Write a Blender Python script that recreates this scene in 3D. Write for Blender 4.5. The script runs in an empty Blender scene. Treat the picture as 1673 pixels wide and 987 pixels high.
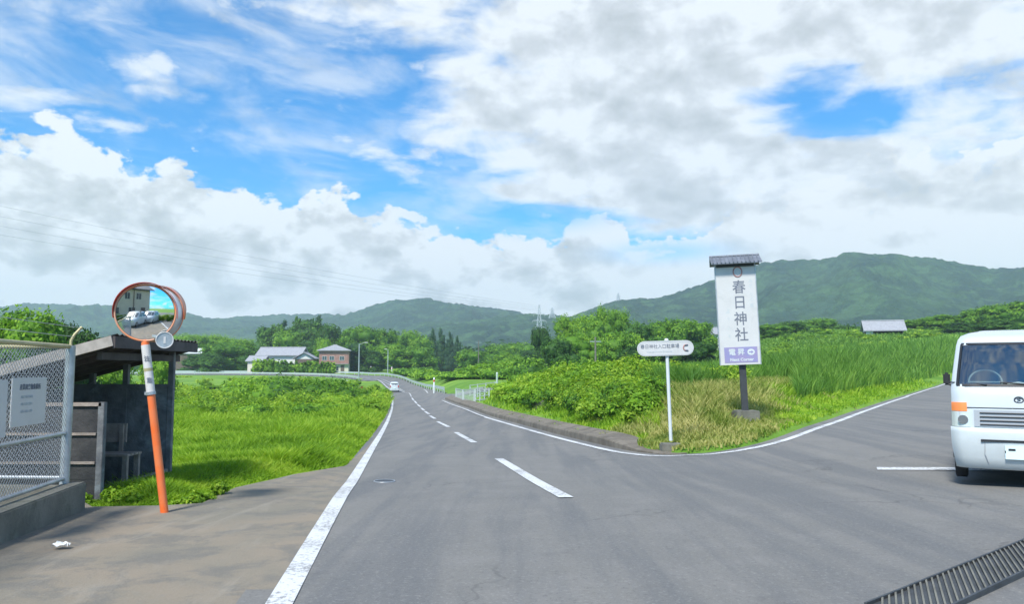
import bpy, bmesh, math, random
import numpy as np
from mathutils import Vector, Matrix
S = bpy.context.scene
R = math.radians
# ------------------------------------------------------------------ camera
W0, H0, F = 1673.0, 987.0, 1300.0
CAMZ = 1.35
HOR = 605.0
HAZE = .00030
PITCH = math.atan((HOR - H0/2)/F)
cam = bpy.data.cameras.new('camera'); co = bpy.data.objects.new('camera', cam)
S.collection.objects.link(co); S.camera = co
cam.sensor_width = 36; cam.lens = 36*F/W0
cam.clip_start = .05; cam.clip_end = 20000
co.location = (0, 0, CAMZ); co.rotation_euler = (math.pi/2 + PITCH, 0, 0)
# ------------------------------------------------------------------ light
SUN_EL, SUN_AZ = R(52), R(205)      # azimuth clockwise from +Y (sun behind the camera, a bit to the left)
sl = bpy.data.lights.new('sun', 'SUN'); so = bpy.data.objects.new('sun', sl)
S.collection.objects.link(so)
sl.energy = 4.2; sl.angle = R(9); sl.color = (1, .955, .88)
sd = Vector((math.sin(SUN_AZ)*math.cos(SUN_EL), math.cos(SUN_AZ)*math.cos(SUN_EL), math.sin(SUN_EL)))
so.rotation_euler = (-sd).to_track_quat('-Z', 'Y').to_euler()
so.location = (0, 0, 60)
S.view_settings.view_transform = 'Standard'; S.view_settings.look = 'None'
S.view_settings.exposure = 0.55; S.view_settings.gamma = 1
S.view_settings.use_curve_mapping = False
S.cycles.max_bounces = 8; S.cycles.transparent_max_bounces = 12
S.cycles.volume_bounces = 1
S.cycles.use_denoising = True

CP, SP = math.cos(PITCH), math.sin(PITCH)
def ray(u, v):
    x = (u - W0/2)/F; y = (H0/2 - v)/F
    return (x, CP - y*SP, SP + y*CP)
def P(u, v, Y):
    d = ray(u, v); t = Y/d[1]
    return Vector((d[0]*t, Y, CAMZ + d[2]*t))
def azel(u, v):
    d = ray(u, v)
    return math.atan2(d[0], d[1]), math.atan2(d[2], math.hypot(d[0], d[1]))

# ------------------------------------------------------------------ node helper
class N:
    def __init__(s, tree): s.t = tree; s.n = tree.nodes; s.l = tree.links
    def new(s, typ, **kw):
        n = s.n.new(typ)
        for k, v in kw.items(): setattr(n, k, v)
        return n
    def set(s, sock, v):
        if hasattr(v, 'links') or isinstance(v, bpy.types.NodeSocket): s.l.new(v, sock)
        else: sock.default_value = v
    def math(s, op, a, b=0.0, c=None, clamp=False):
        n = s.new('ShaderNodeMath', operation=op); n.use_clamp = clamp
        s.set(n.inputs[0], a); s.set(n.inputs[1], b)
        if c is not None: s.set(n.inputs[2], c)
        return n.outputs[0]
    def noise(s, vec, scale, detail=4, rough=.55, dist=0.0, w=None):
        n = s.new('ShaderNodeTexNoise')
        if vec is not None: s.set(n.inputs['Vector'], vec)
        n.inputs['Scale'].default_value = scale; n.inputs['Detail'].default_value = detail
        n.inputs['Roughness'].default_value = rough; n.inputs['Distortion'].default_value = dist
        return n.outputs['Fac']
    def ss(s, x, a, b, o0=0.0, o1=1.0):
        n = s.new('ShaderNodeMapRange', interpolation_type='SMOOTHSTEP')
        s.set(n.inputs[0], x); s.set(n.inputs[1], a); s.set(n.inputs[2], b)
        n.inputs[3].default_value = o0; n.inputs[4].default_value = o1
        return n.outputs[0]
    def mix(s, f, a, b, blend='MIX'):
        n = s.new('ShaderNodeMix', data_type='RGBA', blend_type=blend)
        s.set(n.inputs[0], f); s.set(n.inputs[6], a); s.set(n.inputs[7], b)
        return n.outputs[2]
    def comb(s, x, y, z=0.0):
        n = s.new('ShaderNodeCombineXYZ'); s.set(n.inputs[0], x); s.set(n.inputs[1], y); s.set(n.inputs[2], z)
        return n.outputs[0]
    def ramp(s, f, stops):
        n = s.new('ShaderNodeValToRGB'); s.set(n.inputs[0], f)
        e = n.color_ramp.elements
        while len(e) < len(stops): e.new(.5)
        for k, (p, c) in enumerate(stops): e[k].position = p; e[k].color = (*c, 1)
        return n.outputs[0]

# ------------------------------------------------------------------ world: Nishita sky + procedural clouds by direction
world = bpy.data.worlds.new('World'); S.world = world; world.use_nodes = True
wt = world.node_tree; wt.nodes.clear(); w = N(wt)
WS = 0.1
out = w.new('ShaderNodeOutputWorld'); bg = w.new('ShaderNodeBackground'); bg.inputs[1].default_value = WS
wt.links.new(bg.outputs[0], out.inputs[0])
sky = w.new('ShaderNodeTexSky', sky_type='NISHITA'); sky.sun_disc = False
sky.sun_elevation = SUN_EL; sky.sun_rotation = SUN_AZ; sky.air_density = 1.0; sky.dust_density = .3; sky.ozone_density = 2.5
tc = w.new('ShaderNodeTexCoord'); sep = w.new('ShaderNodeSeparateXYZ')
wt.links.new(tc.outputs['Generated'], sep.inputs[0])
X, Y_, Z = sep.outputs
az = w.math('ARCTAN2', X, Y_)
hyp = w.math('SQRT', w.math('ADD', w.math('MULTIPLY', X, X), w.math('MULTIPLY', Y_, Y_)))
el = w.math('ARCTAN2', Z, hyp)
cv = w.comb(az, w.math('MULTIPLY', el, 1.5), 0.0)
# warp
def gauss(u, v, ru, rv, amp):
    a0, e0 = azel(u, v)
    da = w.math('MULTIPLY', w.math('SUBTRACT', az, a0), F/ru)
    de = w.math('MULTIPLY', w.math('SUBTRACT', el, e0), F/rv)
    q = w.math('ADD', w.math('MULTIPLY', da, da), w.math('MULTIPLY', de, de))
    return w.math('MULTIPLY', w.math('EXPONENT', w.math('MULTIPLY', q, -1.0)), amp)
# edge elevation curve of the cloud bank
edge_px = [(-700, 250), (-200, 200), (0, 205), (90, 205), (140, 235), (200, 262), (300, 262), (350, 300), (450, 318), (540, 296), (600, 335), (700, 375),
           (760, 378), (860, 385), (950, 350), (1050, 380), (1200, 330), (1500, 250), (2400, 300)]
fc = w.new('ShaderNodeFloatCurve'); cm = fc.mapping.curves[0]
pts = []
for u, v in edge_px:
    a, e = azel(u, v); pts.append(((a + 1.2)/2.4, min(1, e/.6)))
pts.sort()
while len(cm.points) < len(pts): cm.points.new(.5, .5)
for k, p in enumerate(pts): cm.points[k].location = p; cm.points[k].handle_type = 'AUTO'
fc.mapping.update()
w.set(fc.inputs['Value'], w.math('DIVIDE', w.math('ADD', az, 1.2), 2.4))
edge = w.math('MULTIPLY', fc.outputs[0], .6)
bill = w.noise(cv, 12.5, 5, .55, .2)
bill2 = w.noise(cv, 28, 4, .5, .1)
depth = w.math('SUBTRACT', edge, el)                       # >0 inside the bank
dn = w.math('ADD', depth, w.math('MULTIPLY', w.math('SUBTRACT', bill, .5), .19))
dn = w.math('ADD', dn, w.math('MULTIPLY', w.math('SUBTRACT', bill2, .5), .10))
bank = w.ss(dn, -.002, .014)
# upper clouds
cover = None
blobs = [ # u, v, ru, rv, amp
    (130, 10, 120, 50, .50), (600, 15, 220, 65, .55), (70, 165, 120, 30, .56), (290, 150, 90, 42, .62),
    (225, 105, 60, 30, .35), (530, 215, 130, 32, .40), (760, 170, 130, 60, .42), (720, 235, 90, 50, .35),
    (1010, 110, 230, 190, .95), (1150, 260, 330, 130, .85), (850, 310, 110, 22, .62),
    (1600, 60, 230, 90, .75), (1620, 300, 300, 90, .8), (1300, 30, 250, 70, .6),
    (1310, 150, 75, 42, -.58), (1370, 205, 95, 22, -.78), (1480, 165, 80, 26, -.50),
    (860, 352, 130, 24, -.5), (450, 140, 110, 50, -.42), (360, 225, 150, 36, -.45), (600, 290, 170, 60, -.5), (20, 85, 90, 40, -.42), (340, 60, 60, 50, -.3), (620, 150, 90, 40, -.35), (180, 215, 70, 30, -.4),
    (1090, 415, 120, 22, -.35), (1300, -150, 1200, 170, .35), (470, 220, 420, 120, -.16)]
for b in blobs:
    g_ = gauss(*b); cover = g_ if cover is None else w.math('ADD', cover, g_)
n1 = w.noise(cv, 7.5, 6, .6, .3)
n2 = w.noise(w.comb(w.math('MULTIPLY', az, .7), w.math('MULTIPLY', el, 2.4), 3.0), 15, 4, .5, .4)
nn = w.math('ADD', w.math('MULTIPLY', w.math('SUBTRACT', n1, .5), 1.5), w.math('MULTIPLY', w.math('SUBTRACT', n2, .5), 1.2))
up = w.math('ADD', w.math('ADD', cover, nn), w.ss(w.math('ABSOLUTE', az), .7, 1.2, 0, .35))
upc = w.ss(up, .15, .85)
behole = w.math('SUBTRACT', 1.0, w.math('MINIMUM', 1.0, gauss(850, 350, 110, 22, 1.4)))
bank = w.math('MULTIPLY', bank, w.math('SUBTRACT', 1.0, gauss(1090, 412, 90, 16, .6)))
bank = w.math('MULTIPLY', bank, behole)
upw = w.math('MULTIPLY', upc, .96)
thin = w.noise(w.comb(w.math('ADD', w.math('MULTIPLY', az, 1.0), w.math('MULTIPLY', el, .8)), w.math('MULTIPLY', el, 2.6), 11.0), 7.5, 5, .55, .35)
thin = w.ss(thin, .42, .76, 0.0, .60)
puff = w.ss(w.noise(w.comb(az, w.math('MULTIPLY', el, 1.7), 4.0), 10, 5, .55, .2), .55, .72, 0.0, .85)
thin = w.math('MAXIMUM', thin, puff)
thin = w.math('MULTIPLY', thin, w.math('SUBTRACT', 1.0, gauss(1360, 205, 60, 18, .7)))
alpha = w.math('MAXIMUM', w.math('MAXIMUM', bank, upw), thin)
# shading: billow relief from an offset sample + grey bellies
cv2 = w.comb(w.math('ADD', az, .012), w.math('MULTIPLY', w.math('ADD', el, .026), 1.5), 0.0)
billo = w.noise(cv2, 12.5, 5, .55, .2)
rel = w.math('SUBTRACT', bill, billo)                     # >0 on the side away from the light below
relief = w.math('MULTIPLY', rel, 3.0)
cvb = w.comb(az, w.math('MULTIPLY', el, 2.2), 7.0)
belly = w.noise(cvb, 6.5, 5, .55, .5)
deep = w.ss(depth, .0, .10)
low = w.ss(el, .02, .13, 1.0, 0.0)
hz = w.math('MULTIPLY', w.ss(depth, .02, .13), w.math('SUBTRACT', 1.0, low))
br_bank = w.math('ADD', .97, w.math('MULTIPLY', hz, -.30))
br_bank = w.math('ADD', br_bank, relief)
br_bank = w.math('ADD', br_bank, w.math('MULTIPLY', w.math('SUBTRACT', belly, .5), .9))
dens = w.ss(up, .45, 1.5)
br_up = w.math('ADD', 1.04, w.math('MULTIPLY', dens, -.30))
br_up = w.math('ADD', br_up, w.math('MULTIPLY', relief, .55))
br_up = w.math('ADD', br_up, w.math('MULTIPLY', w.math('SUBTRACT', belly, .5), .72))
sel = w.ss(w.math('ABSOLUTE', w.math('SUBTRACT', az, -.25)), .30, .42, 1.0, 0.0)
sel = w.math('MULTIPLY', sel, bank)
brn = w.math('ADD', w.math('MULTIPLY', br_bank, sel), w.math('MULTIPLY', br_up, w.math('SUBTRACT', 1.0, sel)))
brn = w.math('ADD', brn, w.ss(el, .03, .15, .38, 0.0))
brn = w.math('MAXIMUM', .30, w.math('MINIMUM', brn, 1.0))
ccol = w.ramp(brn, [(0.0, (.31, .34, .365)), (.42, (.42, .45, .475)), (.72, (.515, .545, .58)), (1.0, (.66, .695, .735))])
blue = w.mix(1.0, sky.outputs[0], (.12, .90, 1.42, 1), 'MULTIPLY')
bscale = w.new('ShaderNodeVectorMath', operation='SCALE'); w.set(bscale.inputs[0], ccol); bscale.inputs['Scale'].default_value = 1.0/WS
skyc = w.mix(alpha, blue, bscale.outputs[0])
below = w.ss(el, -.05, 0.0)
skyc = w.mix(below, (.9, 1.2, .7, 1), skyc)
wt.links.new(skyc, bg.inputs[0])
world.cycles.sampling_method = 'MANUAL'; world.cycles.sample_map_resolution = 512

# ------------------------------------------------------------------ materials
def mat(name, col=(.5, .5, .5), rough=.6, metal=0.0, var=0.0, vscale=6.0, bump=0.0, bscale=40.0, spec=.5, col2=None, emis=None, coat=0.0, stain=None, sscale=1.0):
    m = bpy.data.materials.new(name); m.use_nodes = True
    n = N(m.node_tree); b = n.n['Principled BSDF']
    b.inputs['Roughness'].default_value = rough; b.inputs['Metallic'].default_value = metal
    b.inputs['Specular IOR Level'].default_value = spec; b.inputs['Coat Weight'].default_value = coat
    tcn = n.new('ShaderNodeTexCoord').outputs['Object']
    c = (*col, 1)
    if var or col2:
        f = n.noise(tcn, vscale, 5, .6)
        c2 = col2 or tuple(x*(1-var) for x in col)
        c = n.mix(n.ss(f, .32, .68), (*c2, 1), (*col, 1))
    if stain:
        f2 = n.noise(tcn, sscale, 6, .7, 1.0)
        c = n.mix(n.ss(f2, .5, .72, 0, .8), c, (*stain, 1))
    n.set(b.inputs['Base Color'], c)
    if bump:
        bp = n.new('ShaderNodeBump'); bp.inputs['Strength'].default_value = bump; bp.inputs['Distance'].default_value = .02
        n.set(bp.inputs['Height'], n.noise(tcn, bscale, 4, .6)); n.l.new(bp.outputs[0], b.inputs['Normal'])
    return m

def leafmat(name, dark, mid, light, trans=.35, patch=None, pscale=.1):
    """tint attribute = each leaf's own colour; object random = each plant's own hue"""
    m = bpy.data.materials.new(name); m.use_nodes = True
    n = N(m.node_tree); b = n.n['Principled BSDF']
    at = n.new('ShaderNodeAttribute', attribute_name='tint').outputs['Fac']
    oi = n.new('ShaderNodeObjectInfo').outputs['Random']
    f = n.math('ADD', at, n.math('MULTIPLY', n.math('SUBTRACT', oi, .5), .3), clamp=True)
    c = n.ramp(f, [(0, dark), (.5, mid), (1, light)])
    if patch:
        g = n.new('ShaderNodeNewGeometry').outputs['Position']
        c = n.mix(n.ss(n.noise(g, pscale, 4, .6), .5, .64), c, (*patch, 1))
    n.set(b.inputs['Base Color'], c)
    b.inputs['Roughness'].default_value = .6; b.inputs['Specular IOR Level'].default_value = .25
    tr = n.new('ShaderNodeBsdfTranslucent'); n.set(tr.inputs[0], n.mix(1.0, c, (1.3, 1.25, .5, 1), 'MULTIPLY'))
    mx = n.new('ShaderNodeMixShader'); mx.inputs[0].default_value = trans
    n.l.new(b.outputs[0], mx.inputs[1]); n.l.new(tr.outputs[0], mx.inputs[2])
    n.l.new(mx.outputs[0], n.n['Material Output'].inputs[0])
    return m

M = {}
M['leaf_dark'] = leafmat('dark_leaves', (.018, .055, .014), (.055, .15, .022), (.13, .27, .035))
M['leaf_mid'] = leafmat('green_leaves', (.04, .12, .012), (.13, .29, .018), (.28, .46, .035))
M['leaf_lime'] = leafmat('lime_leaves', (.08, .20, .012), (.19, .37, .02), (.30, .48, .035))
M['leaf_conifer'] = leafmat('conifer_needles', (.012, .045, .018), (.028, .085, .028), (.06, .15, .04), .2)
M['weed'] = leafmat('weed_leaves', (.06, .15, .012), (.18, .34, .02), (.36, .50, .05), .42)
M['grass'] = leafmat('grass_blades', (.10, .22, .012), (.24, .42, .025), (.40, .53, .06), .42)
M['drygrass'] = leafmat('dry_grass', (.17, .25, .035), (.36, .38, .11), (.56, .50, .22), .35)
M['reed'] = leafmat('reed_blades', (.06, .16, .022), (.14, .29, .04), (.26, .42, .07), .35)
M['redleaf'] = leafmat('red_leaves', (.20, .04, .02), (.30, .07, .03), (.40, .14, .05), .25)
M['bark'] = mat('bark', (.10, .075, .05), .9, var=.4, bump=.6, bscale=12)
M['galv'] = mat('galvanised_steel', (.50, .53, .55), .42, .55, var=.25, vscale=9)
M['wire'] = mat('grey_wire', (.30, .33, .36), .5, .35)
M['yellowrail'] = mat('yellowed_rail', (.52, .46, .26), .5, .2, var=.3)
M['white'] = mat('white_paint', (.62, .66, .66), .4, var=.08)
M['whitepanel'] = mat('white_panel', (.59, .585, .575), .45, var=.05, vscale=3, stain=(.49, .49, .48), sscale=2)
M['vanpaint'] = mat('white_car_paint', (.56, .61, .63), .25, coat=.6, var=.03, vscale=2)
M['bumper'] = mat('white_bumper', (.52, .57, .58), .4, var=.06)
M['black'] = mat('black_plastic', (.02, .022, .025), .5)
M['tyre'] = mat('tyre_rubber', (.025, .025, .027), .85, bump=.3)
M['rim'] = mat('steel_rim', (.35, .36, .37), .4, .7)
M['chrome'] = mat('chrome', (.7, .72, .75), .15, 1.0)
M['grille'] = mat('grille_grey', (.45, .47, .49), .4, .3)
M['dashgrey'] = mat('dashboard_grey', (.26, .30, .30), .7)
M['seatcloth'] = mat('seat_cloth', (.24, .28, .29), .9)
M['paper'] = mat('paper', (.75, .75, .72), .9)
M['orangepole'] = mat('orange_paint', (.80, .14, .02), .45, col2=(.74, .20, .07), vscale=3, bump=.1)
M['orangehood'] = mat('orange_enamel', (.85, .25, .10), .35, col2=(.82, .36, .22), vscale=4)
M['redhood'] = mat('red_enamel', (.62, .05, .02), .35, var=.3)
M['sticker'] = mat('white_sticker', (.62, .60, .58), .5, stain=(.5, .46, .42), sscale=8)
M['ink'] = mat('faded_ink', (.17, .19, .235), .6, var=.3)
M['inkpale'] = mat('pale_ink', (.48, .54, .56), .6)
M['inkbrown'] = mat('brown_ink', (.40, .20, .18), .6)
M['purple'] = mat('purple_vinyl', (.26, .26, .46), .5, col2=(.33, .26, .42), vscale=2)
M['darkpost'] = mat('dark_post', (.045, .05, .055), .6, var=.3)
M['roofmetal'] = mat('small_roof_metal', (.20, .22, .26), .45, .2, var=.3)
M['concrete'] = mat('concrete', (.19, .185, .155), .9, var=.35, vscale=3, bump=.5, bscale=25, stain=(.09, .095, .06), sscale=2.5)
M['kerbconc'] = mat('kerb_concrete', (.20, .175, .14), .9, var=.4, vscale=2, bump=.5, bscale=18, stain=(.07, .06, .04), sscale=1.8)
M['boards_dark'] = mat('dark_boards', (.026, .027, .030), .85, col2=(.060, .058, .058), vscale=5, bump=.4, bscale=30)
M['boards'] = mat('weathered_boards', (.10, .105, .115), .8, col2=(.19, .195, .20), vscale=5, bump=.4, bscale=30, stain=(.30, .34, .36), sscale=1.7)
M['greywood'] = mat('grey_wood', (.36, .30, .26), .85, var=.3, vscale=7, bump=.4, bscale=30)
M['roofwood'] = mat('roof_wood', (.10, .085, .085), .8, var=.4, vscale=4)
M['fascia'] = mat('fascia_wood', (.42, .38, .34), .8, var=.3, vscale=8)
M['tilegrey'] = mat('roof_tiles_grey', (.33, .34, .37), .7, var=.25, vscale=3)
M['tiledark'] = mat('roof_tiles_dark', (.12, .13, .15), .7, var=.3, vscale=3)
M['cream'] = mat('cream_render', (.62, .58, .48), .9, var=.08, vscale=1)
M['pinkwall'] = mat('pink_brown_siding', (.36, .20, .17), .85, var=.25, vscale=1.5)
M['whitewall'] = mat('white_wall', (.68, .68, .66), .9, var=.1)
M['woodwall'] = mat('brown_wall', (.16, .12, .10), .9, var=.3)
M['winglass'] = mat('window_glass', (.05, .065, .08), .12, spec=.8)
M['lamp_orange'] = mat('orange_lens', (.95, .28, .08), .25)
M['lamp_clear'] = mat('clear_lens', (.72, .75, .74), .15, .3)
M['red'] = mat('red_lens', (.5, .02, .02), .3)
M['plate'] = mat('plate_enamel', (.66, .82, .84), .45)
M['pylon'] = mat('pylon_steel', (.50, .54, .56), .6, .3)
M['iron'] = mat('cast_iron', (.10, .11, .12), .6, .5, var=.3)
M['railwhite'] = mat('weathered_white_rail', (.44, .50, .49), .5, var=.15)
M['mint'] = mat('pale_green_rail', (.42, .52, .47), .5, var=.1)
mm = mat('mirror_acrylic', (.93, .95, .95), .03, 1.0); M['mirror'] = mm
# tinted vehicle glass
gl = bpy.data.materials.new('windscreen_glass'); gl.use_nodes = True; gn = N(gl.node_tree)
gt = gn.new('ShaderNodeBsdfTransparent'); gt.inputs[0].default_value = (.72, .84, .84, 1)
gg = gn.new('ShaderNodeBsdfGlossy'); gg.inputs['Roughness'].default_value = .04; gg.inputs[0].default_value = (.9, .95, 1, 1)
fr = gn.new('ShaderNodeFresnel'); fr.inputs[0].default_value = 1.6
gm = gn.new('ShaderNodeMixShader'); gn.set(gm.inputs[0], gn.math('ADD', gn.math('MULTIPLY', fr.outputs[0], 1.4), .16, clamp=True))
gn.l.new(gt.outputs[0], gm.inputs[1]); gn.l.new(gg.outputs[0], gm.inputs[2]); gn.l.new(gm.outputs[0], gl.node_tree.nodes['Material Output'].inputs[0])
M['glass'] = gl

def surfmat(name, fn):
    m = bpy.data.materials.new(name); m.use_nodes = True
    n = N(m.node_tree); b = n.n['Principled BSDF']
    b.inputs['Roughness'].default_value = .85; b.inputs['Specular IOR Level'].default_value = .3
    pos = n.new('ShaderNodeNewGeometry').outputs['Position']
    fn(n, b, pos); M[name] = m
    return m
def f_asphalt(n, b, pos):
    big = n.noise(pos, .25, 5, .6, .4); mid = n.noise(pos, 1.6, 5, .65); fine = n.noise(pos, 90, 3, .7)
    mp = n.new('ShaderNodeMapping'); n.l.new(pos, mp.inputs[0]); mp.inputs['Rotation'].default_value = (0, 0, R(-8)); mp.inputs['Scale'].default_value = (1.4, .09, 1)
    streak = n.noise(mp.outputs[0], 1.2, 5, .6, .3)
    c = n.mix(n.ss(big, .3, .7), (.146, .142, .132, 1), (.176, .169, .153, 1))
    c = n.mix(n.ss(mid, .40, .70, 0, .6), c, (.205, .196, .182, 1))
    c = n.mix(n.ss(streak, .42, .62, 0, .75), c, (.100, .104, .107, 1))
    c = n.mix(n.ss(fine, .30, .70, 0, .40), c, (.215, .215, .21, 1))
    spk = n.noise(pos, 34, 2, .8)
    c = n.mix(n.ss(spk, .56, .70, 0, .55), c, (.26, .255, .24, 1))
    c = n.mix(n.ss(spk, .30, .42, .45, 0), c, (.07, .07, .07, 1))
    vc = n.new('ShaderNodeTexVoronoi', feature='DISTANCE_TO_EDGE'); vc.inputs['Scale'].default_value = .42
    wv = n.new('ShaderNodeVectorMath', operation='ADD'); n.l.new(pos, wv.inputs[0]); nz = n.new('ShaderNodeTexNoise'); nz.inputs['Scale'].default_value = 1.6; nz.inputs['Detail'].default_value = 5; n.l.new(pos, nz.inputs['Vector']); n.l.new(nz.outputs['Color'], wv.inputs[1]); n.l.new(wv.outputs[0], vc.inputs['Vector'])
    crack = n.math('MULTIPLY', n.ss(vc.outputs['Distance'], .002, .012, .38, 0), n.ss(n.noise(pos, .35, 3, .5), .50, .60))
    c = n.mix(crack, c, (.045, .045, .045, 1))
    dirt = n.noise(pos, .7, 6, .7, 1.2)
    c = n.mix(n.ss(dirt, .60, .78, 0, .55), c, (.085, .085, .088, 1))
    n.set(b.inputs['Base Color'], c)
    bp = n.new('ShaderNodeBump'); bp.inputs['Strength'].default_value = .35; bp.inputs['Distance'].default_value = .006
    n.set(bp.inputs['Height'], n.noise(pos, 130, 3, .7)); n.l.new(bp.outputs[0], b.inputs['Normal'])
    b.inputs['Roughness'].default_value = .72
surfmat('asphalt', f_asphalt)
def f_apron(n, b, pos):
    big = n.noise(pos, .5, 5, .65, .6); mid = n.noise(pos, 2.2, 6, .7, .4); fine = n.noise(pos, 80, 3, .7)
    c = n.mix(n.ss(big, .3, .7), (.175, .165, .13, 1), (.25, .205, .15, 1))
    c = n.mix(n.ss(mid, .45, .62, 0, .75), c, (.135, .13, .115, 1))
    mp = n.new('ShaderNodeMapping'); n.l.new(pos, mp.inputs[0]); mp.inputs['Rotation'].default_value = (0, 0, R(35)); mp.inputs['Scale'].default_value = (2.0, .35, 1)
    c = n.mix(n.ss(n.noise(mp.outputs[0], 1.5, 6, .7, .6), .52, .72, 0, .55), c, (.30, .27, .22, 1))
    c = n.mix(n.ss(fine, .35, .75, 0, .3), c, (.30, .28, .25, 1))
    n.set(b.inputs['Base Color'], c)
    bp = n.new('ShaderNodeBump'); bp.inputs['Strength'].default_value = .5; bp.inputs['Distance'].default_value = .01
    n.set(bp.inputs['Height'], n.noise(pos, 50, 4, .7)); n.l.new(bp.outputs[0], b.inputs['Normal'])
surfmat('apron', f_apron)
def f_marking(n, b, pos):
    wear = n.noise(pos, 28, 6, .75); w2 = n.noise(pos, 1.3, 3, .6)
    f = n.ss(n.math('ADD', wear, n.math('MULTIPLY', n.math('SUBTRACT', w2, .5), .45)), .40, .50)
    n.set(b.inputs['Base Color'], n.mix(f, (.26, .26, .255, 1), (.60, .615, .62, 1)))
    b.inputs['Roughness'].default_value = .6
surfmat('marking', f_marking)
def f_faint(n, b, pos):
    wear = n.noise(pos, 9, 6, .75)
    n.set(b.inputs['Base Color'], (.27, .265, .25, 1))
    tr = n.new('ShaderNodeBsdfTransparent'); mx = n.new('ShaderNodeMixShader'); n.set(mx.inputs[0], n.ss(wear, .42, .62, .0, .75))
    n.l.new(tr.outputs[0], mx.inputs[1]); n.l.new(b.outputs[0], mx.inputs[2]); n.l.new(mx.outputs[0], n.n['Material Output'].inputs[0])
surfmat('faint_marking', f_faint)
def f_ground(n, b, pos):
    a = n.noise(pos, .12, 5, .6); c1 = n.noise(pos, 1.1, 5, .7)
    c = n.mix(n.ss(a, .35, .65), (.09, .21, .016, 1), (.18, .32, .03, 1))
    c = n.mix(n.ss(c1, .5, .75, 0, .6), c, (.16, .26, .05, 1))
    c = n.mix(n.ss(n.noise(pos, .45, 5, .65, .5), .60, .72, 0, .8), c, (.24, .20, .10, 1))
    n.set(b.inputs['Base Color'], c)
    bp = n.new('ShaderNodeBump'); bp.inputs['Strength'].default_value = .8; bp.inputs['Distance'].default_value = .08
    n.set(bp.inputs['Height'], n.noise(pos, 7, 5, .7)); n.l.new(bp.outputs[0], b.inputs['Normal'])
surfmat('turf', f_ground)
def f_hill(n, b, pos):
    vo = n.new('ShaderNodeTexVoronoi'); n.l.new(pos, vo.inputs['Vector']); vo.inputs['Scale'].default_value = .11; vo.inputs['Randomness'].default_value = 1
    big = n.noise(pos, .006, 6, .6, .6); med = n.noise(pos, .03, 6, .7)
    c = n.mix(n.ss(big, .38, .62), (.010, .036, .030, 1), (.048, .104, .060, 1))
    c = n.mix(n.ss(med, .47, .58, 0, .85), c, (.072, .148, .062, 1))
    sepc = n.new('ShaderNodeSeparateColor'); n.l.new(vo.outputs['Color'], sepc.inputs[0])
    c = n.mix(n.math('MULTIPLY', sepc.outputs[0], .6), c, (.02, .05, .018, 1))
    n.set(b.inputs['Base Color'], c)
    h = n.math('ADD', n.math('MULTIPLY', vo.outputs['Distance'], -.7), n.noise(pos, .4, 3, .6))
    bp = n.new('ShaderNodeBump'); bp.inputs['Strength'].default_value = 1.0; bp.inputs['Distance'].default_value = 5.0
    n.set(bp.inputs['Height'], h); n.l.new(bp.outputs[0], b.inputs['Normal'])
    b.inputs['Specular IOR Level'].default_value = .1
surfmat('forest_hill', f_hill)

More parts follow.
